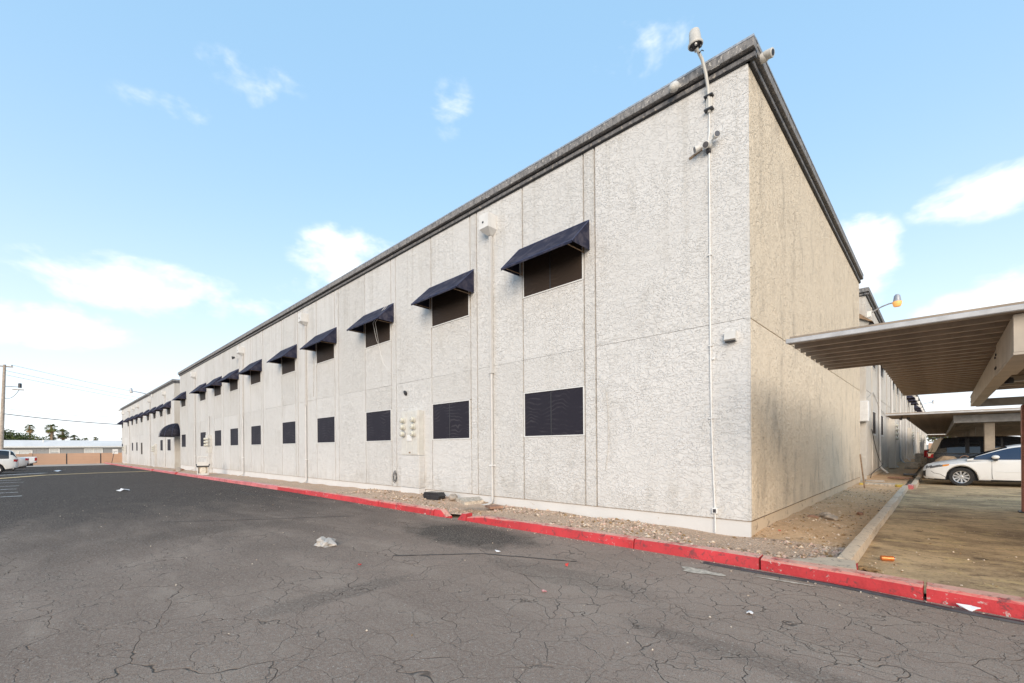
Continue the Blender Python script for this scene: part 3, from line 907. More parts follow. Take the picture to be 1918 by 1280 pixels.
def meter_pillar(parent, x0, x1, out, zg0, mat='stucco_white'):
    MB().cbox(x0, x1, -out, .0, zg0 + .30, 1.24, .008).build('meter_pillar', mat, parent)
    MB().box(x0 - .012, x1 + .012, -out - .012, .0, zg0 - .1, zg0 + .292).build('pillar_base', 'foundation_white' if mat == 'stucco_white' else mat, parent)
meter_pillar(NB, -9.62, -8.68, .20, .0)
meter_pillar(NB, -33.28, -32.54, .20, -.1)

def meter_bank(name, loc, label, wd=.88, h=1.31, rz=0.0, fallen=True):
    t = empty(name, loc, rz, label, 'meter cabinet', 'electric meter cabinets')
    MB().cbox(0, wd, -.20, .0, 0, h, .008).build('cabinet', 'cream_metal', t)
    for (a, b) in ((.02, .30), (.31, .58), (.59, wd - .02)):
        MB().cbox(a, b, -.214, -.2005, .03, h - .03, .005).build('cover', 'cream_metal', t)
    MB().cbox(.34, .58, -.232, -.2145, .42, .60, .005).build('access_door', 'white_metal', t)
    MB().cbox(.42, .50, -.226, -.2145, .06, .10, .004).build('latch', 'rust_wood', t)
    for cx in (.16, .70):
        for k in range(3):
            z = h - .27 - k * .205
            mt = bpy.data.objects.new('meter', None); COL.objects.link(mt); mt.parent = t; mt.location = (cx, -.214, z); mt.empty_display_size = .05
            MB().lathe([(.092, 0), (.098, .012), (.096, .03), (.084, .034)], (0, 0, 0), (0, -1, 0), 20).build('socket_ring', 'grey_metal' if (cx < .3 and k == 2) else 'cream_metal', mt, smooth=40)
            MB().lathe([(.080, .03), (.080, .10), (.074, .115), (.05, .124), (0.001, .126)], (0, 0, 0), (0, -1, 0), 20).build('glass_cover', 'meter_glass', mt, smooth=50)
            MB().box(-.045, .045, -.130, -.1265, -.02, .03).build('dial', 'white_plastic', mt)
            MB().box(-.012, .012, -.1325, -.1302, -.004, .012).build('display', 'black', mt)
    return t
meter_bank('meter_cabinet', (-9.59, 0.0, 1.246), 'cream cabinet of six round electric meters on the pillar between the second and third windows')
meter_bank('meter_cabinet', (-33.26, 0.0, 1.246), 'cream electric meter cabinet on the wall pillar behind the plastic chair', wd=.70, h=1.2)
wire('meter_riser', [(-33.0, -.06, 2.46), (-33.0, -.05, 3.4), (-33.0, -.05, 3.7)], .03, 'trim_paint', NB, 8)
MB().lathe([(.07, 0), (.085, .03), (.02, .06)], (-9.62, -.012, 3.14), (0, -.9, -.4), 12).build('vent_hood', 'dark_metal', NB)
for (x, y0, z) in ((-.55, -.012, 2.87),):
    MB().cbox(x - .02, x + .02, -.03, -.001, z, z + .03, .004).build('conduit_strap', 'white_metal', NB)

# ------------------------------------------------------------------ second street wing beyond the breezeway
FZ = -.27
FB = empty('apartment_wing', (-44.80, 0, FZ), label='white far street wing of the apartments beyond the dome awning', cat='building')
fx = lambda x: x + 44.80
lowf = [(-47.95, -46.42), (-51.5, -50.10), (-67.65, -66.25), (-71.5, -70.2), (-81.95, -80.6)]
upf = [(-47.75, -46.25), (-51.4, -50.0), (-55.2, -53.85), (-59.2, -57.8), (-63.8, -62.4), (-67.65, -66.25), (-71.5, -70.1), (-75.3, -74.1), (-81.9, -80.4)]
edges = [-44.80, -46.2, -48.0, -48.85, -49.95, -51.55, -53.7, -55.3, -57.0, -57.7, -59.3, -62.2, -63.9, -65.4, -66.2, -67.7, -70.0, -71.55, -73.9, -75.4, -78.7, -80.3, -82.0]
for a, b in zip(edges[1:], edges[:-1]):
    lo = [w_ for w_ in lowf if w_[0] > a - .3 and w_[1] < b + .3 and (w_[0] + w_[1]) / 2 > a and (w_[0] + w_[1]) / 2 < b]
    up = [w_ for w_ in upf if (w_[0] + w_[1]) / 2 > a and (w_[0] + w_[1]) / 2 < b]
    tall = a < -63.2 < b
    if lo:
        panel(FB, fx(a), fx(b), .0, WZ0); panel(FB, fx(a), fx(b), WZ1, ZJ)
        window(FB, fx(a) + .03, WZ0, b - a - .20, WZ1 - WZ0, mull=False)
        panel(FB, fx(b) - .16, fx(b), WZ0, WZ1, name='jamb_board')
    elif tall:
        panel(FB, fx(a), fx(b), .0, 1.26); panel(FB, fx(a), fx(b), 2.62, ZJ)
        window(FB, fx(a) + .03, 1.26, b - a - .4, 1.36, 'screen_brown', mull=False)
        panel(FB, fx(b) - .36, fx(b), 1.26, 2.62, name='jamb_board')
    else:
        panel(FB, fx(a), fx(b), .0, ZJ)
    if up:
        panel(FB, fx(a), fx(b), ZJ, UZ0); panel(FB, fx(a), fx(b), UZ1, ZT)
        window(FB, fx(a) + .03, UZ0, b - a - .20, UZ1 - UZ0, 'screen_brown', mull=False)
        panel(FB, fx(b) - .16, fx(b), UZ0, UZ1, name='jamb_board')
        awning(FB, fx(a) - .05, fx(b) + .05, 5.425)
    else:
        panel(FB, fx(a), fx(b), ZJ, ZT)
MB().box(fx(-81.97), -.03, .032, 13, -.1, 7.6).build('wall_core', 'joint', FB)
MB().box(-.03, .0, .002, 13, -.05, ZT).build('end_wall', 'stucco_side', FB)
MB().box(fx(-82), -.001, .018, .06, -.2, .0).build('foundation', 'foundation_white', FB)
MB().box(fx(-81.97), -.03, .05, 13, 7.601, 7.66).build('roof', 'roof_felt', FB)
fascia_run(FB, 'x', fx(-82.1), .118)
fascia_run(FB, 'y', -.03, 8.0, xpl=0.0)
for x, sp in ((-48.8, 1), (-57.0, 1), (-65.45, 0), (-69.1, 0), (-73.2, 1), (-79.4, 0)):
    conductor(FB, fx(x), spout=bool(sp), zfoot=.06)
meter_pillar(FB, fx(-54.2), fx(-53.4), .20, -.05)
meter_pillar(FB, fx(-77.6), fx(-76.6), .25, -.05)
meter_bank('meter_cabinet', (-54.18, 0.0, .98), 'small cream electric meter cabinet on the far wing left of the dome awning', wd=.75, h=1.1)
meter_bank('meter_cabinet', (-77.5, -.05, .98), 'electric meter cabinet nearest the tan block wall', wd=.8, h=1.2)

# dome awning over the breezeway entry
da = empty('dome_awning', (-43.60, 0, 2.56), label='black half-dome canvas awning over the breezeway entry', cat='awning')
prof_n, ring_n = 8, 14
vs = []
for i in range(ring_n + 1):
    a = math.pi * i / ring_n               # across the wall, left to right
    for j in range(prof_n + 1):
        b = (math.pi / 2) * j / prof_n     # rim to crown
        sc_ = 1 - .025 * abs(math.sin(a * 3.5))
        vs.append((-1.17 * math.cos(a) * math.cos(b) * sc_, -1.22 * math.sin(a) * math.cos(b) * sc_, 1.10 * math.sin(b)))
fs = [(i * (prof_n + 1) + j, (i + 1) * (prof_n + 1) + j, (i + 1) * (prof_n + 1) + j + 1, i * (prof_n + 1) + j + 1) for i in range(ring_n) for j in range(prof_n)]
dm = MB().add(vs, fs).build('canopy', 'dome_canvas', da, smooth=40)
sol = dm.modifiers.new('thick', 'SOLIDIFY'); sol.thickness = .012
for i in range(0, ring_n + 1, 2):
    a = math.pi * i / ring_n
    MB().tube([(-1.175 * math.cos(a) * math.cos(b), -1.225 * math.sin(a) * math.cos(b), 1.105 * math.sin(b)) for b in [math.pi / 2 * j / 10 for j in range(11)]], .012, 5).build('rib', 'awning_piping', da, smooth=40)
MB().tube([(-1.17 * math.cos(math.pi * i / 20), -1.22 * math.sin(math.pi * i / 20), 0) for i in range(21)], .02, 6).build('rim_hoop', 'dark_metal', da, smooth=40)

# ------------------------------------------------------------------ yard wing beyond the end wall
YB = empty('apartment_wing', (0, 15.15, .20), label='long shaded wing of the apartments running back along the dirt yard', cat='building')
def py_(y): return y - 15.15
ye = [15.15]
while ye[-1] < 120.5:
    ye.append(ye[-1] + (1.63 if len(ye) % 2 == 0 else 2.1))
k = 0
for a, b in zip(ye[:-1], ye[1:]):
    k += 1
    A_, B_ = py_(a), py_(b)
    def px(z0, z1, y0=A_, y1=B_, name='wall_panel'):
        MB().cbox(-.05, random.uniform(-.004, .004), y0 + GAP, y1 - GAP, z0 + .007, z1 - .007, .006).build(name, 'stucco_side', YB)
    if k % 2 == 0 and k % 8 != 6:
        px(.0, 1.72); px(2.73, ZJ); px(ZJ, UZ0 - .2); px(UZ1 - .2, 7.24)
        for (z0, kind) in ((1.72, 'screen_brown'), (UZ0 - .2, 'screen_brown')):
            o = window(YB, 0, z0, 1.60, 1.01, kind, mull=False); o.location = (0, A_ + .015, z0); o.rotation_euler = (0, 0, R(90))
        aw = awning(YB, 0, 1.93, 5.2); aw.location = (0, A_ - .15, 5.2); aw.rotation_euler = (0, 0, R(90))
        MB().box(-.05, .022, A_ + GAP, B_ - GAP, 1.66, 1.715).build('window_sill', 'white_paint', YB)
    else:
        px(.0, ZJ); px(ZJ, 7.24)
    if k % 2 == 1:
        MB().box(.0045, .03, B_ - .10, B_ + .02, .05, 7.2).build('corner_trim', 'stucco_side', YB)
    if k % 4 == 3:
        yy = (A_ + B_) / 2
        dsp = MB().tube([(.06, yy, 6.6), (.06, yy, .25), (.12, yy - .02, .12), (.35, yy - .1, -.10)], .05, 9).build('downspout', 'trim_paint', YB, smooth=40)
        MB().cbox(.003, .26, yy - .16, yy + .16, 6.55, 6.95, .006).build('rainwater_head', 'white_paint', YB)
MB().box(-9, -.035, .03, 105.6, -.3, 7.35).build('wall_core', 'joint', YB)
MB().box(-9, -.0, -.0, .028, -.3, 7.24).build('end_wall', 'stucco_side', YB)
MB().box(-.05, .012, .03, 105.5, -.35, -.005).build('foundation', 'foundation_bare', YB)
fascia_run(YB, 'y', -.10, 105.4, zoff=-.20, xpl=0.0)
fascia_run(YB, 'x', -8.0, .118, zoff=-.20, off=0.0)
MB().box(-9, -.04, .05, 105, 7.36, 7.45).build('roof', 'roof_felt', YB)
for (y0, y1) in ((25.6, 26.7), (46.5, 48.0), (66, 67.5), (88, 89.5)):
    MB().cbox(.0, .30, py_(y0), py_(y1), -.1, 2.75, .01).build('meter_pillar', 'stucco_side', YB)
    for z in (2.35, 2.1, 1.85, 1.6):
        MB().lathe([(.08, 0), (.08, .10), (.05, .13), (.001, .135)], (.30, py_(y0) + .35, z), (1, 0, 0), 12).build('meter', 'meter_glass', YB, smooth=40)
# ------------------------------------------------------------------ fixtures on the walls
plain('old_white', (.52, .51, .48), .55, var=.12, dirt=((.40, .36, .31), .45))
def emis(name, col, st):
    N, p = newmat(name)
    p.inputs['Base Color'].default_value = (*col, 1)
    p.inputs['Emission Color'].default_value = (*col, 1)
    p.inputs['Emission Strength'].default_value = st
emis('sodium_glow', (.80, .40, .12), .22)

# corner lamp on its bent arm
lp = empty('wall_lamp', (-.58, 0, 6.95), label='bare security lamp on a bent pipe arm rising above the roof edge near the corner', cat='lamp')
MB().tube([(0, -.03, .0), (0, -.045, .22), (-.0, -.07, .38), (-.01, -.14, .58), (-.03, -.24, .76), (-.065, -.38, .88)], .025, 10).build('arm', 'cream_metal', lp, smooth=50)
for z in (.03, .25):
    MB().box(-.07, .07, -.085, -.001, z, z + .022).build('strap', 'dark_metal', lp)
MB().cbox(-.045, .045, -.05, -.001, .05, .24, .008).build('splice_box', 'cream_metal', lp)
hd = Vector((-.07, -.40, .90)); axh = Vector((-.05, -.10, 1)).normalized()
MB().lathe([(.108, 0), (.116, .01), (.116, .03), (.10, .042)], hd, axh, 24).build('rim', 'cream_metal', lp, smooth=40)
MB().lathe([(.098, .042), (.090, .11), (.082, .21), (.072, .235), (.035, .248), (.001, .25)], hd, axh, 24).build('housing', 'old_white', lp, smooth=40)
MB().lathe([(.10, -.003), (.10, .004)], hd, axh, 20).build('socket_plate', 'dark_metal', lp)
for k in range(4):
    a = k * 1.57 + .4
    MB().lathe([(.022, 0), (.018, -.035), (.001, -.04)], hd + Vector((.07 * math.cos(a), .07 * math.sin(a), -.002)), axh, 8).build('lamp_socket', 'white_plastic' if k % 2 else 'dark_metal', lp)
MB().tube([(-.05, -.33, .86), (-.03, -.35, .80), (.0, -.33, .84), (.03, -.34, .80)], .008, 5).build('loose_wire', 'cable_black', lp)

# three-head motion light
ml = empty('motion_light', (-.595, 0, 6.42), label='white three-headed motion light on the conduit below the bent lamp', cat='light')
MB().lathe([(.07, 0), (.07, .05), (.055, .065), (.001, .066)], (0, -.001, 0), (0, -1, 0), 16).build('base', 'white_plastic', ml, smooth=40)
for (dx, dz, ax_) in ((-.12, -.02, (-.75, -.55, -.30)), (0.0, -.02, (.05, -.85, -.45)), (.12, .05, (.65, -.65, -.1))):
    h_ = bpy.data.objects.new('lamp_head', None); COL.objects.link(h_); h_.parent = ml; h_.location = (dx, -.09, dz); h_.empty_display_size = .05
    MB().lathe([(.018, -.03), (.042, .0), (.052, .05), (.055, .085), (.05, .089)], (0, 0, 0), ax_, 16).build('shell', 'white_plastic', h_, smooth=40)
    MB().lathe([(.047, .088), (.042, .093), (.001, .094)], (0, 0, 0), ax_, 14).build('lens', 'lens_glass', h_)
    MB().tube([(-dx * .8, .05, -dz * .5), (0, .02, 0)], .014, 6).build('knuckle', 'white_plastic', h_)
MB().cbox(-.035, .035, -.07, -.005, -.13, -.07, .008).build('sensor', 'dark_metal', ml)
MB().cbox(-.33, -.10, -.016, -.002, .03, .07, .004).build('old_bracket', 'rust_wood', NB, loc=(-.595, 0, 6.40)).rotation_euler = (0, R(-18), 0)

def dome_cam(loc, ax_, label, parent_name='security_camera', big=1.0):
    c = empty(parent_name, loc, 0, label, 'camera', 'security cameras')
    a = Vector(ax_).normalized()
    MB().lathe([(.075 * big, 0), (.08 * big, .02), (.078 * big, .10 * big), (.07 * big, .115 * big)], (0, 0, 0), a, 18).build('mount', 'white_plastic', c, smooth=40)
    MB().lathe([(.07 * big, .115 * big), (.066 * big, .15 * big), (.045 * big, .18 * big), (.001, .19 * big)], (0, 0, 0), a, 18).build('ball', 'old_white', c, smooth=50)
    return c
dome_cam((-1.10, -.12, 7.63), (-.15, -.75, -.65), 'white dome camera under the roof edge left of the bent lamp', big=.95)
tc_ = empty('security_camera', (.118, .28, 7.60), 0, 'white turret camera on the roof corner pointing over the parking lot', 'camera', 'security cameras')
MB().lathe([(.085, 0), (.09, .02), (.09, .09), (.08, .11)], (0, 0, 0), (1, -.1, -.05), 18).build('mount', 'white_plastic', tc_, smooth=40)
MB().lathe([(.075, 0), (.082, .03), (.082, .15), (.07, .16)], (.06, -.02, .01), (1, -.15, -.22), 18).build('body', 'old_white', tc_, smooth=40)
MB().lathe([(.062, .157), (.05, .164), (.001, .165)], (.06, -.02, .01), (1, -.15, -.22), 16).build('lens', 'black', tc_)
tc_.scale = (.82, .82, .82)
wp = empty('wall_light', (-.27, 0, 3.12), 0, 'small white box wall light near the corner at mid height', 'light')
MB().prism([(0, .0), (-.05, -.0), (-.10, .03), (-.08, .15), (0, .17)], 'x', -.085, .085).build('housing', 'white_plastic', wp)
MB().box(-.075, .075, -.085, -.035, -.012, .006).build('diffuser', 'black', wp)
fl = empty('wall_light', (-26.5, 0, 6.62), 0, 'small white floodlight on a bracket between the sixth and seventh awnings', 'light')
MB().tube([(0, 0, 0), (0, -.2, .02)], .02, 6).build('arm', 'white_metal', fl)
MB().lathe([(.04, 0), (.09, .14), (.08, .145)], (0, -.2, .02), (-.5, -.8, -.2), 12).build('head', 'dark_metal', fl, smooth=40)

def barn_lamp(loc, out, label, axis='y', lit=True):
    b = empty('area_light', loc, 0, label, 'lamp', 'barn lamps on the apartment walls')
    d = Vector((0, -1, 0)) if axis == 'y' else Vector((1, 0, 0))
    pts = [d * (out * s_) + Vector((0, 0, .30 * math.sin(s_ * math.pi / 2))) for s_ in (0, .15, .35, .55, .8, 1.0)]
    MB().tube(pts, .028, 7).build('arm', 'grey_metal', b, smooth=50)
    e = pts[-1] + d * .1
    MB().lathe([(.06, .26), (.06, .30), (.10, .24), (.12, .08), (.14, .02)], e, (0, 0, 1), 16, cap=False).build('ballast', 'grey_metal', b, smooth=40)
    MB().lathe([(.13, .03), (.155, 0.0), (.14, -.09), (.12, -.15), (.10, -.18), (.001, -.185)], e, (0, 0, 1), 18).build('refractor', 'sodium_glow' if lit else 'white_plastic', b, smooth=50)
    MB().cbox(-.08, .08, -.05, .05, -.12, .12, .008).build('wall_plate', 'white_metal', b)
    return b
barn_lamp((.06, 15.75, 6.80), .78, 'amber-lit barn lamp nearest the corner, above the carport roof', 'x')
barn_lamp((.06, 46.0, 7.0), 1.3, 'nearer of two small barn lamps far down the yard wing', 'x', False)
barn_lamp((.06, 78.0, 7.0), 1.3, 'farthest small barn lamp down the yard wing', 'x', False)
barn_lamp((-55.7, -.06, 7.02), 1.5, 'barn lamp reaching out over the roof edge of the far street wing', 'y', False)
dome_cam((-82.05, -.15, 7.2), (-.6, -.6, .1), 'pale camera at the far end of the far street wing roof', big=1.5)

# things in the gap next to the end wall
cb = empty('utility_cabinet', (-.32, 14.84, 2.38), 0, 'grey-white utility cabinet on the wall where the end wall stops', 'cabinet')
MB().cbox(0, .42, 0, .30, 0, .82, .012).build('box', 'white_metal', cb)
MB().cbox(.02, .40, -.014, -.001, .02, .80, .008).build('door', 'white_metal', cb)
MB().tube([(.1, .15, 0), (.1, .15, -.2), (.02, .2, -.9), (-.02, .2, -1.6)], .02, 6).build('conduit', 'rust_wood', cb)
wu = empty('rooftop_cooler', (-.10, 14.3, 5.85), 0, 'tilted white cooler housing with a rusty flap in the gap under the roof', 'cooler')
MB().prism([(-.25, .0), (.22, .10), (.30, .32), (.05, .62), (-.25, .70)], 'y', 0, .75).build('housing', 'old_white', wu)
MB().prism([(-.20, .62), (.30, .34), (.42, .30), (-.1, .78)], 'y', -.12, .80).build('flap', 'rust_wood', wu)
MB().prism([(.22, .28), (.50, .02), (.56, .06), (.30, .34)], 'y', .05, .70).build('grille', 'dark_metal', wu)
MB().tube([(-.2, -.03, .9), (-.2, -.03, .3), (.1, -.03, .1)], .014, 5).build('strap', 'dark_metal', wu)
wire('yard_cable', [(.05, 15.3, 3.35), (.03, 17.4, 3.75), (.03, 20.5, 3.2), (.03, 26, 2.9)], .012, 'cable', None).name = 'wall_cable'
tag(bpy.data.objects['wall_cable'], 'loose grey cable sagging along the yard wing above its lower windows', 'cable')
o = wire('hanging_cable', sagged((.05, 16.6, 2.1), (.10, 20.9, .5), .35) + [(.12, 19.5, .42), (.10, 17.6, .35), (.08, 16.0, .25), (.1, 15.4, .12)], .014, 'cable_black')
tag(o, 'black cable drooping to the ground beside the first yard window', 'cable')

# ------------------------------------------------------------------ carports
plain('deck_under', (.33, .25, .18), .40, .25, var=.22, scale=2.5, dirt=((.22, .17, .12), .5))
plain('deck_top', (.46, .46, .465), .5, .2, var=.14)
plain('girder_paint', (.44, .38, .31), .55, 0, var=.12, scale=3, dirt=((.30, .25, .2), .4))
plain('post_red', (.33, .13, .10), .6, var=.25, scale=8)
def deck(parent, x0, x1, y0, y1, z, slope=0.0, pan=.62):
    """ribbed steel pans running across the stalls, each pan its own piece"""
    y = y0; cache = {}
    while y < y1 - .01:
        wd = min(pan, y1 - y); key = round(wd, 3)
        if key not in cache:
            h = .085
            q = wd / 2
            pr = []
            for k in range(2):
                b = k * q
                pr += [(b, 0), (b + .055, 0), (b + .075, h), (b + q - .02, h)]
            pr.append((wd, 0))
            low = [(a, c) for a, c in pr]; upp = [(a, c + .012) for a, c in reversed(pr)]
            mb = MB(); poly = low + upp; n = len(low)
            vs = [(x0, a, c) for a, c in poly] + [(x1, a, c + slope) for a, c in poly]
            N_ = len(poly)
            fs = [(i, (i + 1) % N_, N_ + (i + 1) % N_, N_ + i) for i in range(N_)]
            for i in range(n - 1):
                j = N_ - 1 - i
                fs.append((i, j, j - 1, i + 1)); fs.append((N_ + i, N_ + i + 1, N_ + j - 1, N_ + j))
            mb.add(vs, fs)
            cache[key] = mb.mesh('roof_pan', 'deck_under')
        link('roof_pan', cache[key], parent, (0, y, z))
        y += wd
cp = empty('carport', (0, 0, 0), 0, 'near carport with a ribbed metal roof jutting towards the beige end wall', 'carport', 'carports')
deck(cp, .90, 12.2, -1.78, .70, 2.60)
deck(cp, 1.52, 12.2, .70, 6.28, 2.60)
MB().cbox(.885, 12.25, -1.83, -1.782, 2.60, 2.65, .006).build('fascia', 'deck_top', cp)
MB().cbox(1.5, 12.25, 6.282, 6.32, 2.59, 2.69, .006).build('fascia', 'white_metal', cp)
gz = 2.592
MB().prism([(-3.4 + 1.7, 2.26), (.02, 2.27), (.02, gz), (-1.7, gz)], 'x', 2.62, 2.70).build('girder', 'girder_paint', cp)
MB().prism([(.03, 2.285), (6.28, 2.285), (6.28, 2.50), (.03, 2.56)], 'x', 2.625, 2.70).build('girder', 'girder_paint', cp)
MB().box(2.618, 2.78, -1.7, .02, 2.235, 2.258).build('girder_flange', 'girder_paint', cp)
MB().box(2.623, 2.76, .03, 6.28, 2.262, 2.284).build('girder_flange', 'girder_paint', cp)
for y, z in ((-.02, 2.33), (-.02, 2.48), (.09, 2.33), (.09, 2.46), (5.9, 2.34), (5.9, 2.44)):
    MB().lathe([(.016, 0), (.016, .012)], (2.621, y, z), (-1, 0, 0), 6).build('bolt', 'dark_metal', cp)
MB().cbox(2.705, 9.8, 6.22, 6.28, 2.25, 2.42, .008).build('cross_beam', 'deck_top', cp)
MB().cbox(2.79, 9.8, -1.66, -1.60, 2.25, 2.44, .008).build('cross_beam', 'girder_paint', cp)
for y0, y1 in ((1.0, 1.08), (3.5, 3.58)):
    MB().cbox(2.79, 9.8, y0, y1, 2.42, 2.58, .008).build('purlin', 'girder_paint', cp)
MB().cbox(9.2, 9.3, -1.7, 6.28, 2.27, 2.58, .01).build('girder', 'girder_paint', cp)
for (x, y) in ((3.36, 6.25), (9.2, 6.25), (9.2, -1.55)):
    ps = MB().cbox(x, x + .20, y, y + .20, .0, 2.25, .012).build('post', 'post_red', cp)
    MB().cbox(x - .05, x + .25, y - .05, y + .25, .005, .05, .01).build('base_plate', 'dark_metal', cp)
# trailing scrap of tape under the roof
MB().prism([(3.10, 2.26), (3.14, 2.27), (3.11, 2.50), (3.08, 2.50)], 'y', 1.2, 1.206).build('loose_tape', 'white_plastic', cp)
sl = empty('carport_light', (2.95, 3.1, 2.42), 0, 'small dark lamp under the near carport roof behind the girder', 'light')
MB().lathe([(.05, 0), (.06, .04), (.05, .09)], (0, 0, 0), (0, 0, 1), 12).build('housing', 'dark_metal', sl, smooth=40)
MB().tube([(0, 0, .09), (0, 0, .17)], .02, 6).build('stem', 'dark_metal', sl)
wire('light_conduit', [(2.72, 3.1, 2.45), (9.0, 3.3, 2.46)], .016, 'white_metal', cp)

cp2 = empty('carport', (0, 15.3, 0), 0, 'long second carport beyond the white car, on square grey posts', 'carport', 'carports')
deck(cp2, .58, 12.0, 0, 3.36, 2.585, pan=.62)
deck(cp2, 1.05, 12.0, 3.36, 46.2, 2.585, pan=.62)
MB().cbox(.56, 12.05, -.055, -.003, 2.585, 2.645, .006).build('fascia', 'deck_top', cp2)
MB().cbox(2.52, 11.9, 1.55, 1.66, 2.27, 2.57, .01).build('cross_beam', 'deck_top', cp2)
MB().cbox(2.56, 2.68, 1.7, 46, 2.28, 2.57, .01).build('girder', 'girder_paint', cp2)
for k in range(8):
    y = 1.9 + 5.9 * k
    MB().cbox(3.36, 3.64, y, y + .28, .0, 2.27 if k == 0 else 2.28, .015).build('post', 'girder_paint', cp2)
    if k: MB().cbox(2.7, 11.9, y + .05, y + .2, 2.29, 2.56, .01).build('cross_beam', 'girder_paint', cp2)
for k in range(4):
    MB().cbox(9.4, 9.7, 1.9 + 12 * k, 2.2 + 12 * k, 0, 2.27, .015).build('post', 'girder_paint', cp2)
lm = empty('flood_light', (1.05, 15.9, 2.50), 0, 'little dark floodlight under the roof tip of the second carport', 'light')
MB().lathe([(.03, 0), (.06, .07), (.055, .075)], (0, 0, 0), (-.6, -.6, -.5), 10).build('head', 'dark_metal', lm, smooth=40)
MB().tube([(0, 0, 0), (0, .03, .085)], .015, 5).build('bracket', 'dark_metal', lm)
MB().lathe([(.03, 0), (.06, .07), (.055, .075)], (.16, 0, 0), (.6, -.6, -.5), 10).build('head', 'dark_metal', lm, smooth=40)
cp3 = empty('carport', (0, 66, 0), 0, 'farthest carport roof at the end of the yard', 'carport', 'carports')
deck(cp3, .9, 12.0, 0, 25.2, 2.6, pan=.84)
MB().cbox(.88, 12.05, -.055, -.003, 2.585, 2.70, .006).build('fascia', 'white_metal', cp3)
for k in range(4):
    MB().cbox(3.36, 3.64, .5 + 8 * k, .78 + 8 * k, 0, 2.59, .015).build('post', 'girder_paint', cp3)
# ------------------------------------------------------------------ vehicles
def paint(name, col, rough=.28, metal=0.0):
    N, p = newmat(name)
    pos = N.n('ShaderNodeTexCoord').outputs['Object']
    d = N.ramp(N.noise(pos, 2.5, 5, .6), .4, .75)
    N.set(p.inputs['Base Color'], N.mix(N.math('MULTIPLY', d, .25), col, tuple(k * .75 + .06 for k in col)))
    N.set(p.inputs['Roughness'], N.ramp(N.noise(pos, 6, 4), .3, .8, rough, rough + .18))
    p.inputs['Metallic'].default_value = metal
    p.inputs['Coat Weight'].default_value = .5
    p.inputs['Coat Roughness'].default_value = .12
paint('car_white', (.74, .745, .745)); paint('car_black', (.020, .019, .020), .22); paint('car_maroon', (.10, .016, .018)); paint('reflection_tan', (.34, .28, .20), .35, .3)
paint('car_offwhite', (.70, .69, .66)); paint('car_silver', (.56, .56, .56), .3, .4)
N, p = newmat('car_glass'); p.inputs['Base Color'].default_value = (.012, .014, .018, 1); p.inputs['Roughness'].default_value = .05; p.inputs['Specular IOR Level'].default_value = .75
N, p = newmat('tinted_blue'); p.inputs['Base Color'].default_value = (.02, .035, .075, 1); p.inputs['Roughness'].default_value = .08; p.inputs['Specular IOR Level'].default_value = .7
plain('rubber', (.022, .022, .023), .85, var=.3, scale=20)
plain('alloy', (.62, .62, .63), .28, .75, var=.1)
N, p = newmat('tail_red'); p.inputs['Base Color'].default_value = (.42, .012, .015, 1); p.inputs['Roughness'].default_value = .15
N, p = newmat('tail_clear'); p.inputs['Base Color'].default_value = (.75, .60, .45, 1); p.inputs['Roughness'].default_value = .15
N, p = newmat('amber'); p.inputs['Base Color'].default_value = (.70, .26, .03, 1); p.inputs['Roughness'].default_value = .2
N, p = newmat('headlamp'); p.inputs['Base Color'].default_value = (.10, .10, .11, 1); p.inputs['Roughness'].default_value = .06; p.inputs['Specular IOR Level'].default_value = .8
plain('chrome', (.75, .75, .76), .12, .9, var=.05)

def smooth_interp(ctrl, xs):
    cx = np.array([c[0] for c in ctrl]); cy = np.array([c[1] for c in ctrl])
    # monotone-ish cubic through the control points
    d = np.gradient(cy, cx)
    out = []
    for x in xs:
        i = int(np.clip(np.searchsorted(cx, x) - 1, 0, len(cx) - 2))
        h = cx[i + 1] - cx[i]; t = min(max((x - cx[i]) / h, 0), 1)
        s_ = (cy[i + 1] - cy[i]) / h
        m0, m1 = d[i], d[i + 1]
        if s_ == 0: m0 = m1 = 0
        else:
            m0 = s_ * min(max(m0 / s_, 0), 2.5); m1 = s_ * min(max(m1 / s_, 0), 2.5)
        out.append((2 * t**3 - 3 * t**2 + 1) * cy[i] + (t**3 - 2 * t**2 + t) * h * m0 + (-2 * t**3 + 3 * t**2) * cy[i + 1] + (t**3 - t**2) * h * m1)
    return np.array(out)

def resample(pts, n):
    """Catmull-Rom through pts (2D)"""
    P = [np.array(p, float) for p in pts]
    P = [2 * P[0] - P[1]] + P + [2 * P[-1] - P[-2]]
    out = []
    segs = len(pts) - 1
    for k in range(n):
        u = k / (n - 1) * segs; i = min(int(u), segs - 1); t = u - i
        p0, p1, p2, p3 = P[i], P[i + 1], P[i + 2], P[i + 3]
        out.append(.5 * (2 * p1 + (p2 - p0) * t + (2 * p0 - 5 * p1 + 4 * p2 - p3) * t**2 + (3 * p1 - p0 - 3 * p2 + p3) * t**3))
    return out

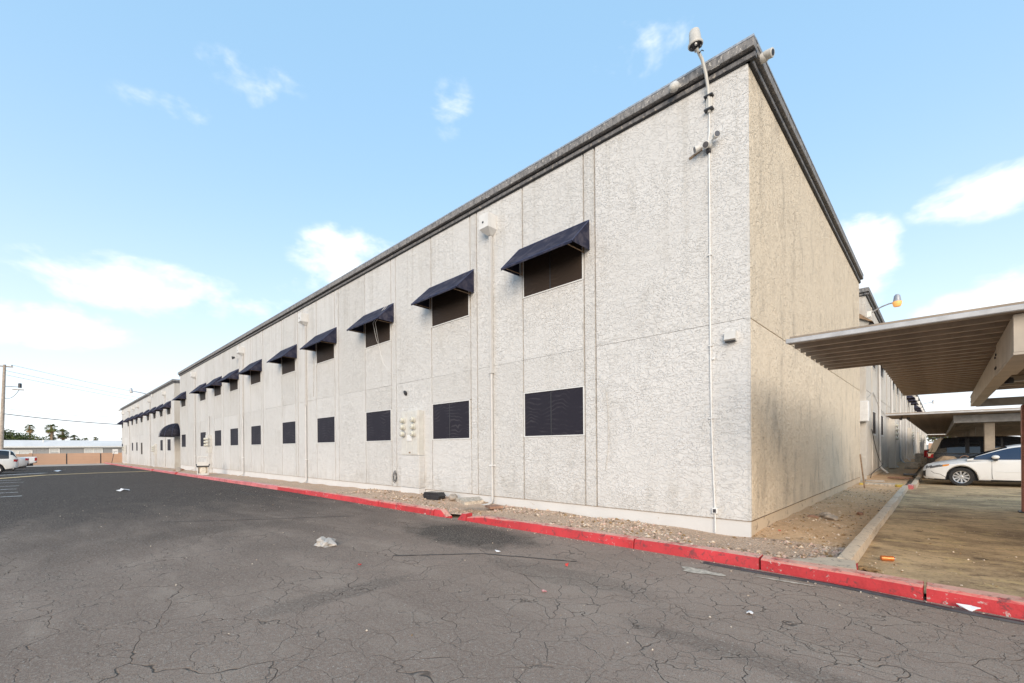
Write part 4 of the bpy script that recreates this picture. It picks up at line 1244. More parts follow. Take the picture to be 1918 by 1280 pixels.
def vehicle(name, label, S, loc, rz, group):
    """local frame: nose at x=0 pointing to -x, length along +x, z up. S: spec dict"""
    V = empty(name, loc, rz, label, S.get('cat', 'car'), group)
    L_ = S['L']; hw = S['W'] / 2
    xs = np.concatenate([[0, .015, .04], np.arange(.08, L_ - .05, .055), [L_ - .04, L_ - .015, L_]])
    top = smooth_interp(S['top'], xs); sh = smooth_interp(S['shoulder'], xs); bot = smooth_interp(S['bottom'], xs)
    wd = smooth_interp(S['plan'], xs) * hw
    wheels = S['wheels']; wr = S['wr']; AR = wr + .065
    NR = 20
    rows = []
    for i, x in enumerate(xs):
        zb = bot[i]
        for xw in wheels:
            d = abs(x - xw)
            if d < AR: zb = max(zb, wr + math.sqrt(AR * AR - d * d) - .01)
        zs = max(sh[i], zb + .12); zt = max(top[i], zs - .35)
        w_ = wd[i]
        zm = max(.5 * (bot[i] + zs), zb + .05)
        pts = [(w_ * .93, zb), (w_ * .985, min(zb + .07, zm - .02)), (w_ * 1.0, zm), (w_ * .985, zs - .10 * (zs - zm) - .02), (w_ * S.get('tuck', .93), zs), (w_ * S.get('tuck2', .62), zt), (0, zt + S.get('crown', .02))]
        rows.append([(x, q[0], q[1]) for q in resample(pts, NR)])
    parts = {}
    SIDED = ('front_door', 'rear_door', 'side_window', 'headlight', 'turn_signal', 'taillight', 'pillar')
    def put(key, quad, side=0):
        if key == 'side_window':                        # one pane between each pair of pillars
            mx = sum(q[0] for q in quad) / 4
            side = side * 10 + side * sum(mx > k for k in S.get('panes', ()))
        if key == 'pillar':
            mx = sum(q[0] for q in quad) / 4
            side = side * 10 + side * sum(mx > k + .3 for k in S.get('panes', ()))
        parts.setdefault((key, side if key in SIDED else 0), []).append(quad)
    for i in range(len(xs) - 1):
        for j in range(NR - 1):
            a, b, c, d = rows[i][j], rows[i][j + 1], rows[i + 1][j + 1], rows[i + 1][j]
            cx = (a[0] + c[0]) / 2; cy = (a[1] + c[1]) / 2; cz = (a[2] + b[2] + c[2] + d[2]) / 4
            key = S['classify'](cx, cy / hw, cz)
            put(key, (a, b, c, d), 1)
            mi = [(q[0], -q[1], q[2]) for q in (a, d, c, b)]
            put(key, mi, -1)
    # nose and tail caps
    for (i, keyn) in ((0, S.get('nose_mat', 'grille')), (len(xs) - 1, S.get('tail_mat', 'tailgate'))):
        for j in range(NR - 1):
            a, b = rows[i][j], rows[i][j + 1]
            zc = (a[2] + b[2]) / 2
            k2 = S['cap'](i == 0, zc, (a[1] + b[1]) / 2 / hw) if 'cap' in S else keyn
            put(k2, (a, b, (b[0], -b[1], b[2]), (a[0], -a[1], a[2])))
    # cabin
    gx0, gx1 = S['cabin'][0][0], S['cabin'][-1][0]
    gs = np.linspace(gx0, gx1, 60)
    rt = smooth_interp(S['cabin'], gs); bl = smooth_interp(S['belt'], gs); cw = smooth_interp(S['plan'], gs) * hw
    G_ = []
    for i, x in enumerate(gs):
        zb = bl[i]; zr = max(rt[i], zb + .01); hgt = zr - zb
        f = min(hgt / .35, 1)
        wb = cw[i] * .935; wt = wb - S.get('lean', .17) * f * min(1, hgt / .42) - .02
        pts = [(wb, zb - .04), (wb - .004, zb + .01 * f), ((wb + wt) / 2 + .015 * f, zb + hgt * .5), (wt + .012, zr - .07 * f), (wt - .07, zr - .012 * f), (wt * .5, zr + .012 * f), (0, zr + .02 * f)]
        G_.append([(x, q[0], q[1]) for q in resample(pts, 19)])
    for i in range(len(gs) - 1):
        for j in range(18):
            a, b, c, d = G_[i][j], G_[i][j + 1], G_[i + 1][j + 1], G_[i + 1][j]
            cx = (a[0] + c[0]) / 2
            key = S['gclass'](cx, j, (a[2] + c[2]) / 2)
            put(key, (a, b, c, d), 1); put(key, [(q[0], -q[1], q[2]) for q in (a, d, c, b)], -1)
    for j in range(18):
        for gi, nm in ((0, 'windshield'), (-1, S.get('backglass', 'rear_window'))):
            a, b = G_[gi][j], G_[gi][j + 1]
            put(nm, (a, b, (b[0], -b[1], b[2]), (a[0], -a[1], a[2])))
    for (key, sd_), quads in parts.items():
        me = bpy.data.meshes.new(key)
        vv = [p for q in quads for p in q]
        me.from_pydata(vv, [], [tuple(range(4 * i, 4 * i + 4)) for i in range(len(quads))])
        bm = bmesh.new(); bm.from_mesh(me)
        bmesh.ops.remove_doubles(bm, verts=bm.verts[:], dist=.0006)
        bmesh.ops.recalc_face_normals(bm, faces=bm.faces[:])
        bm.to_mesh(me); bm.free()
        me.materials.append(MAT[S['mats'].get(key, S['paint'])])
        me.shade_smooth(); me.set_sharp_from_angle(angle=R(38))
        link(key, me, V)
    # underside and wheel wells
    MB().box(.35, L_ - .3, -hw * .84, hw * .84, .20, .62).build('underbody', 'black', V)
    # wheels
    spokes = S.get('spokes', 10)
    tyre = MB().lathe([(wr * .66, -.10), (wr * .93, -.105), (wr * .985, -.085), (wr, -.05), (wr, .05), (wr * .985, .085), (wr * .93, .105), (wr * .66, .10), (wr * .66, -.10)], (0, 0, 0), (0, 1, 0), 36, cap=False).mesh('tyre', 'rubber', 40)
    rim = MB().lathe([(wr * .68, .095), (wr * .66, .10), (wr * .61, .088), (wr * .60, .0)], (0, 0, 0), (0, 1, 0), 36, cap=False)
    for k in range(spokes):
        a = 2 * math.pi * k / spokes
        c_, s_ = math.cos(a), math.sin(a)
        def P(r, t, y): return (r * c_ - t * s_, y, r * s_ + t * c_)
        w0, w1 = wr * .055, wr * .085
        rim.add([P(wr * .14, -w0, .085), P(wr * .14, w0, .085), P(wr * .62, w1, .092), P(wr * .62, -w1, .092), P(wr * .14, -w0, .05), P(wr * .14, w0, .05), P(wr * .62, w1, .06), P(wr * .62, -w1, .06)],
                [(0, 1, 2, 3), (4, 7, 6, 5), (0, 3, 7, 4), (1, 5, 6, 2), (2, 6, 7, 3), (0, 4, 5, 1)])
    rim.lathe([(wr * .17, .06), (wr * .17, .09), (wr * .08, .096), (.001, .096)], (0, 0, 0), (0, 1, 0), 18)
    rimm = rim.mesh('rim', S.get('rim_mat', 'alloy'), 35)
    brake = MB().lathe([(wr * .60, .0), (wr * .60, .012)], (0, 0, 0), (0, 1, 0), 24).mesh('brake_disc', 'dark_metal')
    for xw in wheels:
        for sg in (-1, 1):
            wo_ = bpy.data.objects.new('wheel', None); COL.objects.link(wo_); wo_.parent = V; wo_.empty_display_size = .1
            wo_.location = (xw, sg * (hw * .985 - .11), wr); wo_.rotation_euler = (0, random.uniform(0, 1), 0 if sg > 0 else R(180))
            link('tyre', tyre, wo_); link('rim', rimm, wo_); link('brake_disc', brake, wo_)
    # mirrors
    if 'mirror' in S:
        mx, mz = S['mirror']
        for sg in (-1, 1):
            y0 = float(smooth_interp(S['plan'], [mx])[0]) * hw
            mo = MB()
            n = 10
            mo.lathe([(.001, -.13), (.05, -.12), (.075, -.05), (.075, .04), (.05, .08), (.001, .085)], (0, 0, 0), (0, 1, 0), 14)
            mo.v = [(a * 1.25, b * .85 * sg, c * .85) for a, b, c in mo.v]
            o = mo.build('mirror', S['paint'], V, 50, (mx, sg * (y0 + .06), mz))
            MB().prism([(-.04, -.12), (.05, -.12), (.04, -.02), (-.04, -.02)], 'y', -sg * .06, sg * .03).build('mirror_foot', 'black_plastic', o)
    return V

# --- white sedan nosed in at the side kerb
def sed_class(x, y, z):
    if z < .235: return 'sill'
    if x < .10 and .30 < z < .50 and abs(y) < .80: return 'grille'
    if .10 < x < .66 and abs(y) > .58 and (.585 + (x - .1) * .17) < z < (.665 + (x - .1) * .17) : return 'headlight' if x < .50 else 'turn_signal'
    if x > 4.50 and .72 < z < .92 and abs(y) > .45: return 'taillight'
    if 1.70 < x < 2.76 and .27 < z < .93 and abs(y) > .80: return 'front_door'
    if 2.76 <= x < 3.72 and .27 < z < .93 and abs(y) > .80: return 'rear_door'
    if x < 1.30 and z > .62 and abs(y) < .82: return 'hood'
    return 'body'
def sed_g(x, j, z):
    if x < 1.34 and j > 5: return 'windshield'
    if x < 2.05 and j > 9: return 'windshield'
    if x > 3.75 and j > 9: return 'rear_window'
    if 2 <= j <= 8 and 1.30 < x < 3.95:
        if 2.72 < x < 2.80: return 'pillar'
        return 'side_window'
    return 'roof'
SEDAN = dict(L=4.63, panes=(2.76,), W=1.78, wr=.318, wheels=(.98, 3.68), paint='car_white',
    top=[(0, .56), (.06, .66), (.2, .735), (.6, .845), (1.3, .955), (1.8, .97), (3.6, .99), (4.0, 1.02), (4.45, 1.02), (4.58, .95), (4.63, .85)],
    shoulder=[(0, .50), (.1, .60), (.3, .68), (.9, .80), (1.5, .88), (2.5, .92), (3.6, .95), (4.3, .95), (4.55, .88), (4.63, .8)],
    bottom=[(0, .30), (.05, .24), (.4, .20), (1.0, .19), (3.8, .19), (4.3, .24), (4.63, .38)],
    plan=[(0, .62), (.06, .74), (.2, .86), (.45, .95), (.9, .99), (2.2, 1.0), (3.6, .99), (4.2, .95), (4.5, .86), (4.63, .74)],
    cabin=[(1.12, .93), (1.5, 1.12), (1.9, 1.30), (2.25, 1.395), (2.6, 1.425), (3.0, 1.42), (3.4, 1.36), (3.8, 1.22), (4.2, 1.03)],
    belt=[(1.12, .92), (1.7, .93), (2.6, .95), (3.6, .98), (4.2, 1.0)],
    classify=sed_class, gclass=sed_g, mirror=(1.78, 1.01), cap=lambda nose, z, y: ('grille' if z < .50 else 'hood') if nose else ('rear_bumper' if z < .6 else 'body'),
    mats=dict(sill='black_plastic', grille='black', headlight='headlamp', turn_signal='amber', taillight='tail_red', windshield='car_glass', rear_window='car_glass', side_window='tinted_blue', pillar='black', underbody='black'))
car = vehicle('parked_car', 'white sedan nosed towards the yard kerb under the carports', SEDAN, (1.68, 14.98, .0), 0, 'cars parked under the carports')
# door seams and trim on the near flank
def flank(S, x, z, sg=-1):
    hw = S['W'] / 2
    w_ = float(smooth_interp(S['plan'], [x])[0]) * hw
    return (x, sg * (w_ * (.998 if z < .7 else .995 - (z - .7) * .12) + .002), z)
for pts in ([flank(SEDAN, 1.70 + .10 * max(0, (.35 - z)) * 3, z) for z in (.28, .32, .45, .6, .75, .88)], [flank(SEDAN, 2.76, z) for z in (.24, .4, .6, .8, .9)], [flank(SEDAN, x, .235) for x in (1.35, 2.0, 2.8, 3.3)]):
    MB().tube(pts, .006, 5).build('door_seam', 'black', car)
MB().tube([flank(SEDAN, x, .53) for x in (1.78, 2.2, 2.7)], .012, 6).build('side_moulding', 'car_white', car, smooth=50)
MB().tube([flank(SEDAN, x, .80) for x in (2.48, 2.56, 2.66)], .014, 6).build('door_handle', 'car_white', car, smooth=50)
MB().tube([flank(SEDAN, x, z) for x, z in ((.22, .50), (.30, .43), (.45, .40), (.62, .28))], .006, 5).build('bumper_crease', 'black', car)

# --- tall dark vehicle, tail towards the building
def suv_class(x, y, z):
    if z < .36: return 'sill'
    if x > 4.62 and .88 < z < 1.08 and abs(y) > .45: return 'taillight'
    if x > 4.74 and z < .62: return 'rear_bumper'
    if 1.6 < x < 2.6 and .40 < z < 1.0 and abs(y) > .8: return 'front_door'
    if 2.6 <= x < 3.6 and .40 < z < 1.0 and abs(y) > .8: return 'rear_door'
    if x < .3 and .45 < z < .75 and abs(y) < .6: return 'grille'
    if x < .35 and .68 < z < .88: return 'headlight'
    return 'body'
def suv_g(x, j, z):
    if x < 1.9 and j > 9: return 'windshield'
    if x > 4.5 and j > 5: return 'rear_window'
    if 3 <= j <= 9 and 1.75 < x < 4.45:
        if 2.62 < x < 2.72 or 3.58 < x < 3.68: return 'pillar'
        return 'side_window'
    return 'roof'
SUV = dict(L=4.85, panes=(2.67, 3.63), W=1.93, wr=.37, wheels=(.95, 3.78), paint='car_black', cat='car',
    top=[(0, .70), (.1, .86), (.4, .98), (1.3, 1.08), (2, 1.1), (4.5, 1.12), (4.85, 1.08)],
    shoulder=[(0, .6), (.15, .78), (.5, .9), (1.3, 1.0), (4.6, 1.06), (4.8, 1.0), (4.85, .95)],
    bottom=[(0, .40), (.2, .33), (1, .30), (4.0, .30), (4.5, .36), (4.85, .46)],
    plan=[(0, .70), (.1, .84), (.4, .95), (1, 1.0), (4.2, .99), (4.65, .93), (4.80, .85), (4.85, .78)],
    cabin=[(1.15, 1.06), (1.6, 1.40), (2.0, 1.66), (2.4, 1.74), (3.4, 1.755), (4.3, 1.70), (4.62, 1.58), (4.80, 1.12)],
    belt=[(1.15, 1.05), (4.8, 1.09)], classify=suv_class, gclass=suv_g, mirror=(1.85, 1.15), lean=.13,
    mats=dict(sill='black_plastic', grille='black', headlight='headlamp', taillight='tail_red', windshield='car_glass', rear_window='car_glass', side_window='car_glass', pillar='black', rear_bumper='black_plastic', underbody='black'))
sv = vehicle('parked_car', 'black sport utility vehicle with its tail to the yard behind the white sedan', SUV, (1.72 + 4.85, 19.3, 0), R(180), 'cars parked under the carports')
MB().prism([(4.30, 1.76), (4.78, 1.70), (4.80, 1.66), (4.3, 1.72)], 'y', -.62, .62).build('rear_spoiler', 'car_black', sv)
MB().prism([(4.58, 1.10), (4.80, 1.12), (4.62, 1.60), (4.42, 1.72), (4.36, 1.70)], 'y', .815, .845).build('pillar_reflection', 'reflection_tan', sv)  # tan pieces stand in for reflections on the black rear pillars
for sg in (-1, 1):
    MB().tube([(4.70, sg * .86, 1.10), (4.58, sg * .79, 1.50), (4.36, sg * .75, 1.70)], .03, 6).build('pillar_reflection', 'reflection_tan', sv, smooth=40)
    MB().box(4.62, 4.80, sg * .80 - .06, sg * .80 + .06, .93, 1.06).build('reverse_lamp', 'tail_clear', sv)

# --- pickups
def pk_class(bed0, two=False):
    def f(x, y, z):
        if z < .42: return 'sill'
        if x > 5.05 and .72 < z < 1.06 and abs(y) > .78: return 'taillight'
        if x > 5.10 and z < .66: return 'rear_bumper'
        if bed0 < x < 5.12 and abs(y) < .82 and z < 1.09: return 'bed_liner'
        if x < .12 and .5 < z < .95 and abs(y) < .7: return 'grille'
        if x < .35 and .75 < z < .95 and abs(y) > .6: return 'headlight'
        if bed0 - 1.2 < x < bed0 - .06 and .5 < z < 1.05 and abs(y) > .85: return 'front_door'
        return 'body'
    return f
def pk_g(x0, x1):
    def f(x, j, z):
        if x < x0 + .75 and j > 9: return 'windshield'
        if x > x1 - .12: return 'rear_window' if j > 3 else 'roof'
        if 3 <= j <= 9 and x0 + .55 < x < x1 - .25: return 'side_window'
        return 'roof'
    return f
def pickup(paint_, cab_end):
    return dict(L=5.20, W=1.95, wr=.38, wheels=(.95, 4.15), paint=paint_, cat='pickup truck',
        top=[(0, .85), (.1, 1.0), (.5, 1.08), (1.3, 1.14), (cab_end - .02, 1.14), (cab_end + .02, .78), (5.10, .78), (5.14, 1.12), (5.20, 1.10)],
        shoulder=[(0, .75), (.15, .95), (.5, 1.04), (1.4, 1.08), (cab_end, 1.10), (5.0, 1.12), (5.17, 1.10), (5.20, 1.06)],
        bottom=[(0, .50), (.2, .42), (1, .38), (4.5, .40), (5.2, .55)],
        plan=[(0, .78), (.1, .90), (.4, .97), (1, 1.0), (5.0, 1.0), (5.15, .97), (5.20, .94)], tuck=.94, tuck2=.86,
        cabin=[(1.3, 1.10), (1.7, 1.42), (2.05, 1.70), (2.4, 1.79), (cab_end - .5, 1.80), (cab_end - .12, 1.75), (cab_end, 1.12)],
        belt=[(1.3, 1.10), (cab_end, 1.10)], classify=pk_class(cab_end), gclass=pk_g(1.3, cab_end), mirror=(1.9, 1.25), lean=.15,
        cap=lambda nose, z, y: ('grille' if z < .95 else 'body') if nose else ('rear_bumper' if z < .64 else 'tailgate'),
        mats=dict(sill='black_plastic', grille='black', headlight='headlamp', taillight='tail_red', windshield='car_glass', rear_window='car_glass', side_window='car_glass', bed_liner='black_plastic', rear_bumper='chrome', underbody='black'))
vehicle('parked_truck', 'dark maroon pickup truck backed up to the yard at the back', pickup('car_maroon', 3.5), (1.42 + 5.2, 30.2, 0), R(180), 'cars parked under the carports')
# --- far left row: tails towards the building, noses away
vehicle('parked_truck', 'white pickup truck with red tail lamp by the tan block wall', pickup('car_white', 3.3), (-66.5, -8.15 - 5.2, zg(-66)), R(90), 'vehicles parked along the left side of the alley')
HATCH = dict(SUV); HATCH.update(paint='car_offwhite', W=1.85, mats=dict(SUV['mats'], body='car_offwhite', rear_bumper='car_offwhite', side_window='car_glass'))
HATCH['paint'] = 'car_offwhite'
vehicle('parked_car', 'off-white estate car at the left edge, nearest of the far row', HATCH, (-46.9, -8.95 - 4.85, zg(-47)), R(90), 'vehicles parked along the left side of the alley')
VAN = dict(SUV); VAN.update(paint='car_silver', L=4.85, mats=dict(SUV['mats'], body='car_silver'))
VAN['paint'] = 'car_silver'
VAN['cabin'] = [(1.15, 1.06), (1.6, 1.36), (2.0, 1.48), (2.6, 1.50), (3.3, 1.46), (3.9, 1.30), (4.4, 1.10)]
VAN['gclass'] = sed_g
VAN['panes'] = (2.76,)
vehicle('parked_car', 'silver saloon with a dark bumper between the off-white car and the white pickup', VAN, (-55.5, -8.55 - 4.85, zg(-55)), R(90), 'vehicles parked along the left side of the alley')
# ------------------------------------------------------------------ far end of the alley
N, p = newmat('block_wall')
pos = N.n('ShaderNodeTexCoord').outputs['Object']
bk = N.n('ShaderNodeTexBrick'); N.set(bk.inputs['Vector'], N.map(pos, (1, 1, 1), (0, 0, 0), (R(90), 0, R(90))))
bk.inputs['Scale'].default_value = 1.0; bk.inputs['Brick Width'].default_value = .40; bk.inputs['Row Height'].default_value = .20; bk.inputs['Mortar Size'].default_value = .008
bk.inputs['Color1'].default_value = (.50, .32, .22, 1); bk.inputs['Color2'].default_value = (.54, .35, .25, 1); bk.inputs['Mortar'].default_value = (.40, .27, .20, 1)
N.set(p.inputs['Base Color'], N.mix(N.math('MULTIPLY', N.ramp(N.noise(pos, 1.2, 5), .45, .7), .35), bk.outputs['Color'], (.42, .27, .19)))
p.inputs['Roughness'].default_value = .95
N.set(p.inputs['Normal'], N.bump(N.math('SUBTRACT', N.math('MULTIPLY', N.noise(pos, 14, 4), .5), bk.outputs['Fac']), .4, .02))
bw = empty('block_wall', (-82, 0, zg(-82)), 0, 'tan block wall with pilasters across the end of the alley', 'wall')
segs = [(-26, -18.4), (-18.2, -12.2), (-12, -8.95), (-8.7, -5.62), (-5.5, -2.28), (-2.16, 8)]
for i, (a, b) in enumerate(segs):
    MB().cbox(-.10, .10, a, b, -.2, 1.44 + (0.02 if i > 2 else -.02), .012).build('wall_bay', 'block_wall', bw)
for y in (-18.3, -12.1, -8.82):
    MB().cbox(-.16, .16, y - .14, y + .14, -.2, 1.52, .012).build('pilaster', 'block_wall', bw)
for y in (-5.56, -2.22):
    MB().box(-.12, .06, y - .06, y + .06, -.2, 1.40).build('control_joint', 'dark_metal', bw)

plain('home_siding', (.36, .355, .35), .8, var=.06, scale=1.0)
plain('home_roof', (.78, .735, .69), .6, var=.05, scale=.6)
plain('home_trim', (.80, .78, .74), .6, var=.05)
plain('blind', (.62, .62, .60), .7, var=.08)
mh = empty('mobile_home', (-92, 0, -.3), 0, 'long grey mobile home with a white roof behind the block wall', 'mobile home')
# ribbed siding boards
y = -24.0
sdm = MB().cbox(-.02, .012, .004, .396, .2, 2.30, .006).mesh('siding_board', 'home_siding')
while y < 6.0:
    link('siding_board', sdm, mh, (0, y, 0)); y += .40
MB().box(-7, -.02, -24, 6, .1, 2.3).build('wall_core', 'home_siding', mh)
MB().prism([(.42, 2.30), (.42, 2.44), (-1.9, 3.38), (-5.6, 3.38), (-7.3, 2.44), (-7.3, 2.30)], 'y', -24.4, 6.4).build('roof', 'home_roof', mh)
MB().box(.425, .46, -24.4, 6.4, 2.28, 2.47).build('fascia', 'home_trim', mh)
def home_window(y0, y1, z0, z1, n):
    w_ = bpy.data.objects.new('window', None); COL.objects.link(w_); w_.parent = mh; w_.location = (.014, y0, z0); w_.empty_display_size = .1
    W_, H_ = y1 - y0, z1 - z0; t = .12
    fr = MB(); fr.box(0, .05, -t, W_ + t, -t, 0); fr.box(0, .05, -t, W_ + t, H_, H_ + t); fr.box(0, .048, -t, 0, 0, H_); fr.box(0, .048, W_, W_ + t, 0, H_)
    for k in range(1, n): fr.box(0, .046, W_ * k / n - t * .5, W_ * k / n + t * .5, 0, H_)
    fr.build('frame', 'home_trim', w_)
    for k in range(n):
        a, b = W_ * k / n + (.05 if k else .0), W_ * (k + 1) / n - (.05 if k < n - 1 else 0)
        MB().box(.0, .016, a, b, 0, H_).build('pane', 'blind', w_)
        MB().box(.017, .026, a, b, H_ * .48, H_ * .52).build('meeting_rail', 'dark_metal' if n == 1 else 'home_trim', w_)
        MB().box(.017, .026, (a + b) / 2 - .015, (a + b) / 2 + .015, 0, H_).build('glazing_bar', 'home_trim', w_)
home_window(-11.4, -8.9, 1.0, 1.78, 2)
home_window(-7.0, -6.15, .95, 2.05, 1)
home_window(-3.3, -1.45, 1.05, 2.05, 2)
MB().lathe([(.06, 0), (.06, .35), (.09, .36), (.09, .42)], (-1.2, -7.7, 3.0), (0, 0, 1), 8).build('roof_vent', 'home_trim', mh)

# small leaning sign at the kerb end
sg_ = empty('sign_post', (-80.3, -1.25, zg(-80)), 0, 'small leaning white sign on a dark post at the far kerb end', 'sign')
MB().tube([(0, 0, -.1), (-.1, .38, 2.0)], .035, 6).build('post', 'dark_metal', sg_)
MB().cbox(-.08, -.05, .12, .70, 1.30, 1.95, .01).build('board', 'white_paint', sg_)
MB().box(-.049, -.046, .2, .62, 1.62, 1.70).build('marking', 'grey_metal', sg_)
bxo = MB().cbox(-.3, .3, -.25, .25, 0, .75, .02).build('utility_box', 'white_paint', None, loc=(-82.6, -.3, zg(-82)))
tag(bxo, 'low white utility box at the foot of the far wing end', 'utility box')

# ------------------------------------------------------------------ power pole and wires
plain('pole_wood', (.40, .33, .27), .9, var=.2, scale=4)
pp = empty('utility_pole', (-80, -11.2, -.3), 0, 'weathered wooden power pole at the left edge of the alley', 'power pole')
top_ = Vector((0, .30, 12.3))
MB().tube([(0, -.10, 0), (0, .1, 6), tuple(top_)], [.21, .18, .13], 12).build('pole', 'pole_wood', pp, smooth=50)
MB().cbox(-.06, .06, -1.0, 1.0, 12.02, 12.16, .01).build('crossarm', 'pole_wood', pp)
for y in (-.9, -.45, .35, .9):
    MB().lathe([(.03, 0), (.06, .03), (.03, .07), (.06, .11), (.025, .17)], (0, y, 12.16), (0, 0, 1), 8).build('insulator', 'dark_metal', pp)
MB().cbox(-.22, .22, -.55, -.15, 11.1, 11.7, .03).build('cutout', 'dark_metal', pp)
MB().lathe([(.16, 0), (.16, .5), (.12, .56)], (0, 1.55, 9.6), (0, 0, 1), 12).build('transformer', 'dark_metal', pp, smooth=40)
MB().box(-.03, .03, .2, 1.45, 9.66, 9.72).build('bracket', 'dark_metal', pp)
MB().cbox(-.05, .05, .9, 1.9, 9.3, 9.42, .01).build('bracket', 'pole_wood', pp)
MB().tube(sagged((0, .2, 8.3), (0, 1.5, 9.4), .5), .025, 5).build('jumper', 'cable_black', pp)
MB().cbox(-.15, .15, -.6, -.1, 7.3, 7.9, .03).build('splice_case', 'dark_metal', pp)
def line(a, b, sag, r, label):
    o = MB().tube(sagged(a, b, sag, 22), r, 4).build('power_line', 'cable_black')
    tag(o, label, 'cable', 'overhead wires')
pa = Vector((-80, -11.2, -.3))
for dy, dz, t, lab in ((.9, 12.33, 10.2, 'topmost overhead wire running right from the power pole'), (.35, 11.6, 9.4, 'second overhead wire below the crossarm of the power pole'), (.3, 11.1, 8.8, 'third overhead wire below the crossarm of the power pole')):
    line(pa + Vector((0, dy, dz)), (-118, 32, t), .7, .016, lab)
line(pa + Vector((0, .1, 6.35)), (-82, -.05, 5.15), .14, .042, 'thick black service cable from the power pole to the far wing')
line(pa + Vector((0, .12, 7.0)), (-82, .1, 6.3), .3, .012, 'thin upper service wire from the power pole to the far wing')
line(pa + Vector((0, -.1, 6.35)), (-80, -46, 6.6), .5, .042, 'thick black cable leaving the power pole to the left')

# ------------------------------------------------------------------ palms and trees
def leafmat(name, c1, c2):
    N, p = newmat(name)
    pos = N.n('ShaderNodeTexCoord').outputs['Object']
    N.set(p.inputs['Base Color'], N.mix(N.ramp(N.noise(pos, 1.6, 3), .35, .65), c1, c2))
    p.inputs['Roughness'].default_value = .6
    p.inputs['Specular IOR Level'].default_value = .25
    p.inputs['Subsurface Weight'].default_value = 0
leafmat('palm_green', (.10, .12, .03), (.20, .20, .06))
leafmat('palm_dry', (.33, .21, .10), (.42, .29, .15))
leafmat('leaf_green', (.05, .08, .02), (.13, .15, .04))
leafmat('leaf_olive', (.09, .11, .035), (.17, .17, .06))
leafmat('flower_red', (.42, .05, .05), (.5, .16, .13))
plain('bark', (.27, .19, .13), .95, var=.25, scale=5)
def palm_meshes(seed):
    rnd = random.Random(seed)
    tr = MB().tube([(0, 0, 0), (.05, .03, .5), (0.02, .08, 1.0)], [1, .85, .9], 10)
    gr = MB(); dr = MB()
    for i in range(46):
        az_ = rnd.uniform(0, 6.28); elv = rnd.uniform(-75, 80)
        dead = elv < -35
        d = Vector((math.cos(az_) * math.cos(R(elv)), math.sin(az_) * math.cos(R(elv)), math.sin(R(elv))))
        pet = rnd.uniform(.55, .8); tip = d * pet + Vector((0, 0, -.12 * pet))
        side = d.cross(Vector((0, 0, 1))).normalized(); upv = side.cross(d)
        mb = dr if dead else gr
        mb.tube([(0, 0, 0), tuple(tip)], .018, 3)
        for k in range(11):
            a = (k - 5) / 5 * 1.25
            e = tip + (d * math.cos(a) + side * math.sin(a)) * rnd.uniform(.55, .75) + Vector((0, 0, -rnd.uniform(.15, .45)))
            mdl = tip.lerp(e, .55) + Vector((0, 0, .08)); wv = (side * math.cos(a) - d * math.sin(a)) * .055
            mb.add([tip, mdl + wv, e, mdl - wv], [(0, 1, 2, 3)])
    return tr, gr, dr
def palm(loc, h, crown, label, seed, skirt=True):
    t = empty('palm_tree', loc, 0, label, 'palm tree', 'fan palms beyond the mobile home')
    tr, gr, dr = palm_meshes(seed)
    tm = MB(); tm.v = [(a * crown * .16, b * crown * .16, c * h) for a, b, c in tr.v]; tm.f = tr.f
    tm.build('trunk', 'bark', t, smooth=50)
    c_ = bpy.data.objects.new('crown', None); COL.objects.link(c_); c_.parent = t; c_.location = (0, 0, h); c_.empty_display_size = .2; crown = crown * .62
    g = MB(); g.v = [(a * crown, b * crown, c * crown) for a, b, c in gr.v]; g.f = gr.f; g.build('green_fans', 'palm_green', c_)
    d = MB(); d.v = [(a * crown, b * crown, c * crown) for a, b, c in dr.v]; d.f = dr.f; d.build('dry_skirt', 'palm_dry', c_)
palms = [(-9.9, 7.2, 1.35, 'leftmost slim fan palm standing alone above the green trees'), (-6.35, 7.3, 1.7, 'tallest fan palm with a second crown close below it'),
         (-6.5, 5.0, 1.5, 'low fan palm crown under the tallest palm'), (-4.4, 6.2, 1.8, 'broad shaggy fan palm right of the tallest palm'),
         (-2.3, 5.0, 1.5, 'squat fan palm right of the broad shaggy palm'), (-.3, 4.4, 1.35, 'low round fan palm above the right half of the mobile home'),
         (1.75, 4.9, .9, 'small distant fan palm on a thin trunk, second from the right'), (8.0, 4.9, 1.5, 'fan palm half hidden behind the far wing')]
for i, (y, h, c, lab) in enumerate(palms):
    palm((-150 - i * 1.5, y + (-.10 * i * 0), -.3), h, c, lab, 20 + i)

